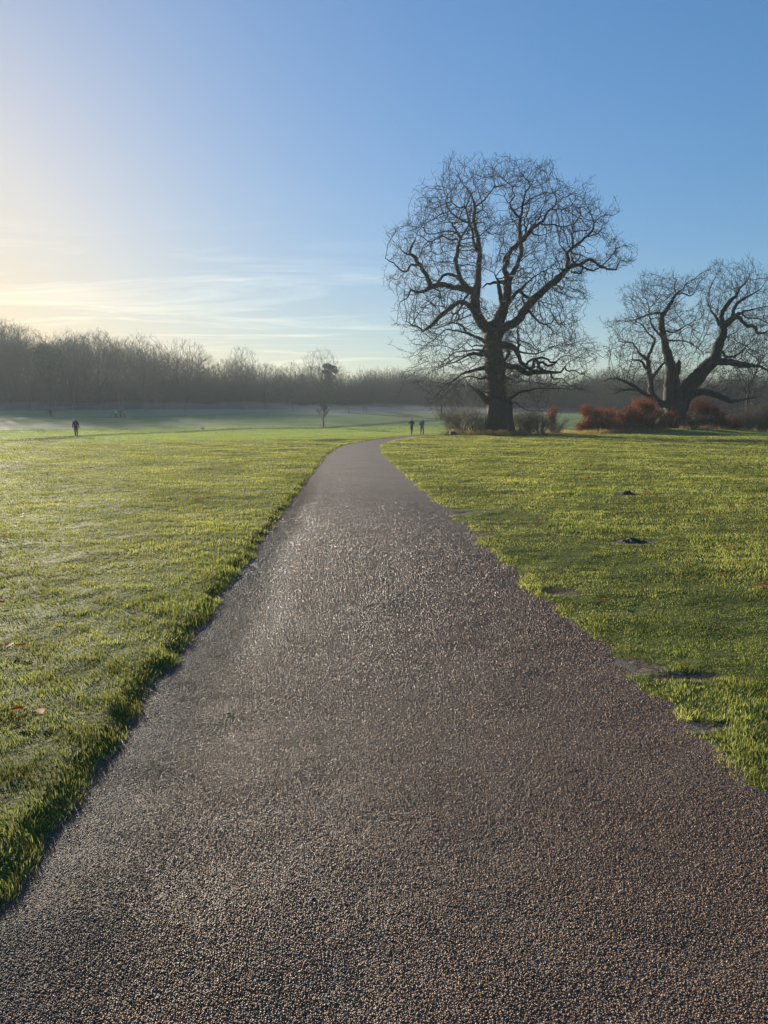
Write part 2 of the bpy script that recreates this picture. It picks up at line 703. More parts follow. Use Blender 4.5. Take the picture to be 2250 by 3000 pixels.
def colonize(sk, A, step, infl, kill, iters, wig, r, trop=0.0, branch_from=None, hub=None, outw=0.0):
    P = np.array(sk.P)
    par = list(sk.par)
    near = np.zeros(len(A), int)
    nd = np.full(len(A), 1e9)
    cand = np.arange(len(P)) if branch_from is None else np.array(branch_from)
    for s in range(0, len(cand), 400):
        c = cand[s:s + 400]
        D = np.linalg.norm(A[:, None] - P[c][None], axis=2)
        j = D.argmin(1)
        d = D[np.arange(len(A)), j]
        u = d < nd
        nd[u] = d[u]
        near[u] = c[j[u]]
    Pl = [P]
    n0 = len(P)
    allP = P
    nch = np.bincount([q for q in par if q >= 0], minlength=len(P)).astype(int)
    alive = np.ones(len(A), bool)
    for it in range(iters):
        alive &= nd > kill
        act = alive & (nd < infl)
        if not act.any():
            break
        idx = near[act]
        dv = norm(A[act] - allP[idx])
        acc = np.zeros_like(allP)
        np.add.at(acc, idx, dv)
        grow = np.unique(idx)
        grow = grow[nch[grow] < 4]
        if len(grow) == 0:
            break
        d = norm(acc[grow]) + r.normal(size=(len(grow), 3)) * wig + np.array([0, 0, trop])
        if hub is not None:
            d = d + norm(allP[grow] - hub) * outw
        newp = allP[grow] + norm(d) * step
        st = len(allP)
        allP = np.vstack([allP, newp])
        par += list(grow)
        nch = np.concatenate([nch, np.zeros(len(grow), int)])
        nch[grow] += 1
        for s in range(0, len(newp), 400):
            q = newp[s:s + 400]
            D = np.linalg.norm(A[:, None] - q[None], axis=2)
            j = D.argmin(1)
            dd = D[np.arange(len(A)), j]
            u = dd < nd
            nd[u] = dd[u]
            near[u] = st + s + j[u]
    for k in range(n0, len(allP)):
        sk.P.append(allP[k])
        sk.par.append(int(par[k]))
        sk.r.append(0)
        sk.fix.append(False)


def radii(sk, tip, p=2.15, cap=.75):
    n = len(sk.P)
    acc = np.zeros(n)
    r = np.array(sk.r, float)
    fix = np.array(sk.fix)
    out = np.zeros(n)
    for i in range(n - 1, -1, -1):
        v = max(acc[i] ** (1 / p), tip)
        out[i] = max(r[i], v * .6) if fix[i] and r[i] > 0 else v
        if sk.par[i] >= 0:
            acc[sk.par[i]] += (v if not fix[i] else out[i]) ** p
    for i in range(n):
        q = sk.par[i]
        if q >= 0 and not fix[i]:
            out[i] = min(out[i], out[q] * (cap if fix[q] else 1))
        if fix[i] and r[i] > 0:
            out[i] = min(out[i], r[i] * 1.25 + .02)
    return out


def chains(sk, rad):
    n = len(sk.P)
    kids = [[] for _ in range(n)]
    for i in range(n):
        if sk.par[i] >= 0:
            kids[sk.par[i]].append(i)
    out = []
    P = np.array(sk.P)
    starts = [(-1, i) for i in range(n) if sk.par[i] < 0]
    while starts:
        pr, i = starts.pop()
        ch = [pr] if pr >= 0 else []
        first = i
        while True:
            ch.append(i)
            k = kids[i]
            if not k:
                break
            b = max(k, key=lambda q: (rad[q] if not (sk.fix[i] and not sk.fix[q]) else rad[q] * .3))
            for q in k:
                if q != b:
                    starts.append((i, q))
            i = b
        if len(ch) > 1:
            rr = rad[ch].copy()
            if pr >= 0:
                rr[0] = rad[first]
            out.append((P[ch], rr))
    return out


def build_tree(sk, tip, r, split=.12, twig=None, name='tree', relief=None, kmax=16, far=False, hub=None):
    rad = radii(sk, tip)
    T1, T2 = Tubes(), Tubes()
    for P, rr in chains(sk, rad):
        m = rr.max()
        k = (kmax if m > .4 else 8 if m > .12 else 5 if m > .04 else 3) if not far else (7 if m > .15 else 4 if m > .06 else 3)
        rr = rr.copy()
        rr[-1] *= .5
        if m > .25 and relief:
            rr = rr * (1 + r.normal(size=len(rr)) * .04)
        (T1 if m > split else T2).batch(P, rr, k)
    if twig:
        # side twigs, then twiglets on them
        n, lmin, lmax, rt, up, sub = twig
        Pn = np.array(sk.P)
        idx = np.where(rad < .045 if not far else rad < .09)[0]
        idx = idx[[sk.par[i] >= 0 for i in idx]]
        pick = r.choice(idx, size=min(int(len(idx) * n), 200000))
        b = Pn[pick]
        d0 = norm(b - Pn[[sk.par[i] for i in pick]])
        if hub is not None:
            d0 = norm(d0 + norm(b - hub) * .8)
        d = norm(d0 * .9 + r.normal(size=b.shape) * .45 + np.array([0, 0, up]))
        ln = r.uniform(lmin, lmax, (len(b), 1))
        d2 = norm(d + r.normal(size=b.shape) * .35 + np.array([0, 0, up]))
        p1 = b + d * ln * .5
        p2 = p1 + d2 * ln * .5
        P = np.stack([b, p1, p2], 1)
        T2.batch(P, np.tile([rt, rt * .8, rt * .5], (len(b), 1)), 3)
        for s in range(sub):
            t = r.uniform(.2, 1, (len(b), 1))
            bb = p1 + (p2 - p1) * t
            dd = norm(d2 * .6 + r.normal(size=b.shape) * .6 + np.array([0, 0, up]))
            q1 = bb + dd * ln * .4
            T2.batch(np.stack([bb, q1], 1), np.tile([rt * .75, rt * .4], (len(b), 1)), 3)
    return T1.mesh(name + '_trunk'), T2.mesh(name + '_crown'), rad


# ------------------------------------------------------------------ sun, sky, render settings
SUN_AZ, SUN_EL = R(-34), R(11.4)
sdir = Vector((math.sin(SUN_AZ) * math.cos(SUN_EL), math.cos(SUN_AZ) * math.cos(SUN_EL), math.sin(SUN_EL)))
sun_d = bpy.data.lights.new('sun', 'SUN')
sun_d.energy = 5
sun_d.angle = R(.55)
sun_d.color = (1, .89, .70)
sun = bpy.data.objects.new('sun', sun_d)
C.objects.link(sun)
sun.location = (-30, 40, 30)
sun.rotation_euler = sdir.to_track_quat('Z', 'Y').to_euler()

w = bpy.data.worlds.new('World')
bpy.context.scene.world = w
w.use_nodes = True
nt = w.node_tree
nt.nodes.clear()
wo = N(nt, 'ShaderNodeOutputWorld')
bg = N(nt, 'ShaderNodeBackground')
bg.inputs['Strength'].default_value = .12
sky = N(nt, 'ShaderNodeTexSky', sky_type='NISHITA')
sky.sun_disc = False
sky.sun_elevation = SUN_EL
sky.sun_rotation = SUN_AZ
sky.altitude = 0
sky.air_density = 1.0
sky.dust_density = .65
sky.ozone_density = 2.5
# thin cirrus, laid out on a plane high overhead
tc = N(nt, 'ShaderNodeTexCoord')
sx = N(nt, 'ShaderNodeSeparateXYZ')
L(nt, tc, 'Generated', sx, 0)
zz = N(nt, 'ShaderNodeMath', operation='ADD')
zz.inputs[1].default_value = .035
L(nt, sx, 2, zz, 0)
zc = N(nt, 'ShaderNodeMath', operation='MAXIMUM')
zc.inputs[1].default_value = .02
L(nt, zz, 0, zc, 0)
dx = N(nt, 'ShaderNodeMath', operation='DIVIDE')
dy = N(nt, 'ShaderNodeMath', operation='DIVIDE')
L(nt, sx, 0, dx, 0)
L(nt, zc, 0, dx, 1)
L(nt, sx, 1, dy, 0)
L(nt, zc, 0, dy, 1)
cx = N(nt, 'ShaderNodeCombineXYZ')
L(nt, dx, 0, cx, 0)
L(nt, dy, 0, cx, 1)
mp = N(nt, 'ShaderNodeMapping')
mp.inputs['Rotation'].default_value = (0, 0, R(12))
mp.inputs['Scale'].default_value = (.5, 1.5, 1)
L(nt, cx, 0, mp, 'Vector')
cn = N(nt, 'ShaderNodeTexNoise')
cn.inputs['Scale'].default_value = .9
cn.inputs['Detail'].default_value = 9
cn.inputs['Roughness'].default_value = .62
cn.inputs['Distortion'].default_value = .9
L(nt, mp, 0, cn, 'Vector')
crr = ramp(nt, [(.48, 0), (.60, .35), (.75, 1.0)])
L(nt, cn, 'Fac', crr, 0)
# cirrus only low in the sky
el = N(nt, 'ShaderNodeMapRange', interpolation_type='SMOOTHSTEP')
el.inputs['From Min'].default_value = .30
el.inputs['From Max'].default_value = .10
L(nt, sx, 2, el, 'Value')
cm = N(nt, 'ShaderNodeMath', operation='MULTIPLY')
L(nt, crr, 0, cm, 0)
L(nt, el, 0, cm, 1)
azm = N(nt, 'ShaderNodeMapRange', interpolation_type='SMOOTHSTEP')
azm.inputs['From Min'].default_value = .25
azm.inputs['From Max'].default_value = -.25
L(nt, sx, 0, azm, 'Value')
cm2 = N(nt, 'ShaderNodeMath', operation='MULTIPLY')
L(nt, cm, 0, cm2, 0)
L(nt, azm, 0, cm2, 1)
sat = N(nt, 'ShaderNodeHueSaturation')
sat.inputs['Saturation'].default_value = 1.22
# soft shoulder so the glow round the low sun keeps its colour
lum = N(nt, 'ShaderNodeRGBToBW')
L(nt, sky, 0, lum, 0)
sh = N(nt, 'ShaderNodeMath', operation='MULTIPLY_ADD')
sh.inputs[1].default_value = .25
sh.inputs[2].default_value = 1
L(nt, lum, 0, sh, 0)
dv_ = N(nt, 'ShaderNodeVectorMath', operation='DIVIDE')
L(nt, sky, 0, dv_, 0)
L(nt, sh, 0, dv_, 1)
tn = N(nt, 'ShaderNodeVectorMath', operation='MULTIPLY')
tn.inputs[1].default_value = (.985, .982, 1.03)
L(nt, dv_, 0, tn, 0)
L(nt, tn, 0, sat, 'Color')
cmx = N(nt, 'ShaderNodeMix', data_type='RGBA', blend_type='ADD')
L(nt, cm2, 0, cmx, 0)
L(nt, sat, 0, cmx, 6)
cmx.inputs[7].default_value = (2.2, 1.8, 1.15, 1)
L(nt, cmx, 2, bg, 'Color')
L(nt, bg, 0, wo, 0)

sc_ = bpy.context.scene
sc_.render.engine = 'CYCLES'
sc_.view_settings.view_transform = 'Standard'
sc_.view_settings.look = 'None'
sc_.view_settings.exposure = 1.05
sc_.view_settings.gamma = 1
cy = sc_.cycles
cy.use_denoising = True
cy.denoiser = 'OPENIMAGEDENOISE'
cy.max_bounces = 5
cy.diffuse_bounces = 3
cy.glossy_bounces = 2
cy.transmission_bounces = 4
cy.transparent_max_bounces = 4
cy.volume_bounces = 1
cy.use_adaptive_sampling = True
cy.adaptive_threshold = .01
cy.sample_clamp_indirect = 6
cy.caustics_reflective = False
cy.caustics_refractive = False

# ------------------------------------------------------------------ ground sheet
GM = ground_material()


def build_ground():
    rr = np.concatenate([[0.0], .6 * 1.0165 ** np.arange(0, 460)])
    rr = rr[rr < 1150]
    az = np.concatenate([np.linspace(-44, 44, 640, endpoint=False), np.linspace(44, 316, 90, endpoint=False)])
    a = np.radians(az)
    X = rr[:, None] * np.sin(a)[None]
    Y = rr[:, None] * np.cos(a)[None]
    Z = H(X, Y)
    n, m = X.shape
    V = np.stack([X, Y, Z], -1).reshape(-1, 3)
    i = (np.arange(n - 1) * m)[:, None]
    j = np.arange(m)[None]
    j2 = (j + 1) % m
    Q = np.stack([i + j, i + m + j, i + m + j2, i + j2], -1).reshape(-1, 4)
    Q = Q[:, ::-1]
    me = mesh_np('ground', V, quads=Q)
    x, y = V[:, 0], V[:, 1]
    d = np.maximum(dirt(x, y), smooth(-.05, .05, inside(x, y)) * (y < 130))
    dew_shade = dew_shade_mask(x, y)
    tr = np.where(y > 55, track_and_shade(x, y), 0)
    color_attr(me, 'mask', np.stack([d, tr, dew_shade], -1))
    link('ground', me, GM, kind='structure', label='grassy meadow ground rising gently to the wood')


build_ground()


def path_wet(U, X, Y):
    w_ = 1.0 - smooth(.02, .20, U + .02 * np.sin(Y * 1.7) + .012 * np.sin(Y * 6.1))
    w_ = w_ * .85 * (1 - smooth(7, 16, Y))
    w_ = w_ + .3 * np.exp(-((U - .19 - .02 * np.sin(Y * 1.3)) / .035) ** 2) * smooth(3.2, 4.0, Y) * (1 - smooth(11, 22, Y))
    return w_ + .4 * np.exp(-((X + .93) / .11) ** 2 - ((Y - 3.95) / .20) ** 2)


def build_path():
    n = 1500
    # parameter denser near the camera
    s = np.linspace(0, 1, n) ** 1.8
    k = 25
    tl = np.interp(s, [0, 1], [0, 2999])
    lx = np.interp(tl, np.arange(3000), EL[:, 0])
    ly = np.interp(tl, np.arange(3000), EL[:, 1])
    # pair with the nearest-index point of the right edge in arc fraction, matched by distance
    segl = np.concatenate([[0], np.cumsum(np.hypot(*np.diff(EL, axis=0).T))])
    segr = np.concatenate([[0], np.cumsum(np.hypot(*np.diff(ER, axis=0).T))])
    fl = np.interp(tl, np.arange(3000), segl / segl[-1])
    rx = np.interp(fl, segr / segr[-1], ER[:, 0])
    ry = np.interp(fl, segr / segr[-1], ER[:, 1])
    u = np.linspace(-.07, 1.07, k)
    X = lx[:, None] * (1 - u) + rx[:, None] * u
    Y = ly[:, None] * (1 - u) + ry[:, None] * u
    Z = H0(X, Y) + .012 * np.sin(np.clip(u, 0, 1) * math.pi)[None] + .004 * fbm(X, Y, 1.3, 2) * np.minimum(1, 20 / np.maximum(Y, 5))
    Z = Z - .03 * ((u < -.04) | (u > 1.04))[None]
    V = np.stack([X, Y, Z], -1).reshape(-1, 3)
    i = (np.arange(n - 1) * k)[:, None]
    j = np.arange(k - 1)[None]
    Q = np.stack([i + j, i + j + 1, i + k + j + 1, i + k + j], -1).reshape(-1, 4)
    me = mesh_np('path', V, quads=Q)
    U = np.broadcast_to(u[None], X.shape)
    wet = path_wet(U, X, Y)
    soil = np.clip(.65 * np.exp(-((U - 1.0) / .07) ** 2) + .25 * np.exp(-((U - 0) / .05) ** 2), 0, 1) * (1 - smooth(25, 60, Y))
    color_attr(me, 'mask', np.stack([wet, soil, (1 - smooth(.05, .34, U)) * (1 - smooth(14, 30, Y)) * (1 - .8 * np.exp(-((U - .17 - .02 * np.sin(Y * 1.3)) / .035) ** 2) * smooth(4, 6, Y))], -1).reshape(-1, 3))  # blue: left edge kept dull, as if shaded from the sun
    link('path', me, path_material(), kind='structure', label='brown bound gravel path curving across the meadow')


build_path()


# ------------------------------------------------------------------ stones standing proud of the path surface near the viewer
def build_gravel():
    r = np.random.default_rng(17)
    y = .9
    xs, ys, cs = [], [], []
    while y < 25:
        sp = .0064 * max(1, (y / 3.4)) ** .95          # spacing opens up with distance
        row = np.arange(float(xl(y)) - .02, float(xr(y)) + .02, sp)
        cs.append(np.full(len(row), min(sp, .0064 * 2.2)))
        xs.append(row + r.uniform(-.45, .45, len(row)) * sp)
        ys.append(y + r.uniform(-.45, .45, len(row)) * sp)
        y += sp
    x, y, cell = np.concatenate(xs), np.concatenate(ys), np.concatenate(cs)
    n = len(x)
    print('stones', n)
    u = (x - xl(y)) / (xr(y) - xl(y))
    wet = np.clip(path_wet(u, x, y), 0, 1)
    rad = cell * r.uniform(.38, .72, n)
    hh = rad * r.uniform(.55, 1.25, n) * (1 - .25 * smooth(.2, .95, wet)) * (1 - .88 * smooth(5, 24, y))
    z = H0(x, y) + .012 * np.sin(np.clip(u, 0, 1) * math.pi) + .004 * fbm(x, y, 1.3, 2) * np.minimum(1, 20 / np.maximum(y, 5)) - .0012
    k = 5
    ang = r.uniform(0, 6.28, n)[:, None] + np.arange(k)[None] * 2 * math.pi / k + r.uniform(-.25, .25, (n, k))
    el = r.uniform(.75, 1.25, n)[:, None]
    ca, sa = np.cos(ang), np.sin(ang)
    rr = rad[:, None] * r.uniform(.8, 1.15, (n, k))
    base_ = np.stack([x[:, None] + ca * rr * el, y[:, None] + sa * rr / el, np.broadcast_to(z[:, None], ca.shape)], -1)
    tx, ty = r.normal(size=n)[:, None] * .12 * rad[:, None], r.normal(size=n)[:, None] * .12 * rad[:, None]
    mid = np.stack([x[:, None] + ca * rr * el * .72 + tx, y[:, None] + sa * rr / el * .72 + ty, z[:, None] + hh[:, None] * (.72 + .25 * r.normal(size=(n, k)) * .6)], -1)
    top = np.stack([x + tx[:, 0], y + ty[:, 0], z + hh], -1)[:, None]
    V = np.concatenate([base_, mid, top], 1).reshape(-1, 3)
    o = np.arange(n)[:, None] * 11
    Q = np.concatenate([np.stack([o + i, o + (i + 1) % k, o + k + (i + 1) % k, o + k + i], -1) for i in range(k)], 1).reshape(-1, 4)
    T = np.concatenate([np.stack([o + k + i, o + k + (i + 1) % k, o + 10], -1) for i in range(k)], 1).reshape(-1, 3)
    me = mesh_np('gravel', V, quads=Q, tris=T)
    pal = np.array([(.075, .058, .046), (.12, .086, .062), (.17, .12, .082), (.22, .15, .095), (.27, .165, .095), (.12, .10, .095), (.36, .29, .21)])
    c = pal[r.choice(7, n, p=[.22, .25, .2, .13, .06, .11, .03])] * r.uniform(.7, 1.2, (n, 1))
    c = c * np.array([1.62, 1.30, 1.06])
    sl = (1 - smooth(.02, .24, u))[:, None] * .55
    c = c * (1 - sl) + np.array([.125, .118, .11]) * sl
    color_attr(me, 'tint', np.repeat(c, 11, 0))
    gl = .17 * (1 - .86 * (1 - smooth(.05, .34, u))) + .22 * np.exp(-((u - .17 - .02 * np.sin(y * 1.3)) / .035) ** 2) * smooth(4, 6, y) * (1 - smooth(12, 17, y))  # left edge dulled like shade; thin damp streak raised to give glare
    color_attr(me, 'gloss', np.repeat(np.stack([gl] * 3, -1), 11, 0))
    m, nt = mat('wet_stones')
    out = N(nt, 'ShaderNodeOutputMaterial')
    p = N(nt, 'ShaderNodeBsdfPrincipled')
    at_ = N(nt, 'ShaderNodeAttribute', attribute_name='tint')
    L(nt, at_, 'Color', p, 'Base Color')
    p.inputs['Roughness'].default_value = .33
    # silty left-edge stones, dulled further as if shaded from the sun's glare
    rng_ = N(nt, 'ShaderNodeAttribute', attribute_name='gloss')
    L(nt, rng_, 'Fac', p, 'Specular IOR Level')
    L(nt, p, 0, out, 0)
    link('gravel', me, m, kind='stuff', label='small brown stones bound into the path surface', cat='gravel')


build_gravel()


# ------------------------------------------------------------------ grass blades
def build_grass():
    r = np.random.default_rng(3)
    n = 1400000
    # density ~ r^-1.6
    u = r.random(n)
    a0, a1 = 1.6 ** .4, 120 ** .4
    rad = (a0 + (a1 - a0) * u) ** 2.5
    az = r.uniform(-38, 38, n) * math.pi / 180
    x, y = rad * np.sin(az), rad * np.cos(az)
    ins = inside(x, y)
    clump = fbm(x, y, .45, 21) * .6 + fbm(x, y, 2.2, 22) * .5
    dd = dirt(x, y)
    ms = moss(x, y)
    edge = .03 + .05 * clump
    keep = (ins < edge * .6 * np.minimum(1, 12 / np.maximum(y, 1))) & (r.random(n) > dd * 1.05)
    keep &= (r.random(n) < .62 + .5 * np.clip(clump + .4, 0, 1))
    x, y, rad, clump, ms, ins = [q[keep] for q in (x, y, rad, clump, ms, ins)]
    n = len(x)
    print('blades', n)
    z = H(x, y) - .004
    g = np.clip(.5 + .6 * clump, 0, 1.3)
    h = (.015 + .026 * g * r.uniform(.5, 1.4, n)) * (1 - .45 * ms) * (1 + rad / 55)
    h *= np.where(r.random(n) < .04, 1.7, 1)
    near_edge = np.exp(-(np.minimum(ins, 0) / .12) ** 2)
    h *= 1 + (.12 + .22 * (x < 0)) * near_edge * (rad < 30)
    wd = .0024 * (np.maximum(rad, 2.5) / 3) ** .78 * r.uniform(.6, 1.3, n)
    a = r.uniform(0, 2 * math.pi, n) + 0 * x
    # clumps lean together
    la = fbm(x, y, 1.0, 31) * 5
    lean = r.uniform(.15, .95, n)
    dirx, diry = np.cos(a) * .6 + np.cos(la) * .5, np.sin(a) * .6 + np.sin(la) * .5
    sx_, sy_ = -np.sin(a), np.cos(a)
    def pt(t, off, side):
        bend = lean * t ** 1.6 * h
        return np.stack([x + dirx * bend * off + sx_ * wd * side, y + diry * bend * off + sy_ * wd * side, z + h * t * (1 - .35 * lean * t)], -1)
    V = np.stack([pt(0, 1, -.5), pt(0, 1, .5), pt(.55, 1, -.42), pt(.55, 1, .42), pt(1, 1.15, 0)], 1)
    b = np.arange(n)[:, None] * 5
    Q = b + np.array([[0, 1, 3, 2]])
    T = b + np.array([[2, 3, 4]])
    me = mesh_np('grass', V.reshape(-1, 3), quads=Q, tris=T, smooth_=True)
    c0 = np.array([.102, .133, .032])
    c1 = np.array([.26, .28, .105])
    c2 = np.array([.24, .20, .08])
    t = np.clip(.45 + .35 * fbm(x, y, 3.0, 41) + r.normal(size=n) * .25 + .25 * near_edge, 0, 1)[:, None]
    col = c0 * (1 - t) + c1 * t
    col = col * (1 + .32 * fbm(x, y, .8, 43) + .20 * fbm(x, y, 5, 44))[:, None]
    st = (r.random(n) < .07 + .06 * near_edge)[:, None]
    col = np.where(st, c2 * r.uniform(.5, 1.1, (n, 1)), col)
    dw = dew_shade_mask(x, y)[:, None]
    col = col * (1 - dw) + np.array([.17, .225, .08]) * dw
    tk = np.where(y > 55, track_and_shade(x, y), 0)[:, None] * .9
    col = col * (1 - tk) + np.array([.045, .062, .028]) * tk
    color_attr(me, 'tint', np.repeat(col, 5, 0))
    link('grass', me, M_grass, kind='stuff', label='short dewy green grass covering the meadow', cat='grass')


build_grass()


# ------------------------------------------------------------------ the two old oaks, limbs measured one by one
CROPS = {'A': (1100, 420, 2.0738), 'B': (1150, 450, 4.74), 'D': (1450, 450, 3.95), 'E': (1130, 800, 4.4838),
         'G': (1450, 800, 4.74), 'K': (1300, 750, 4.74), 'M': (1250, 950, 3.687), 'S': (1650, 720, 2.765)}

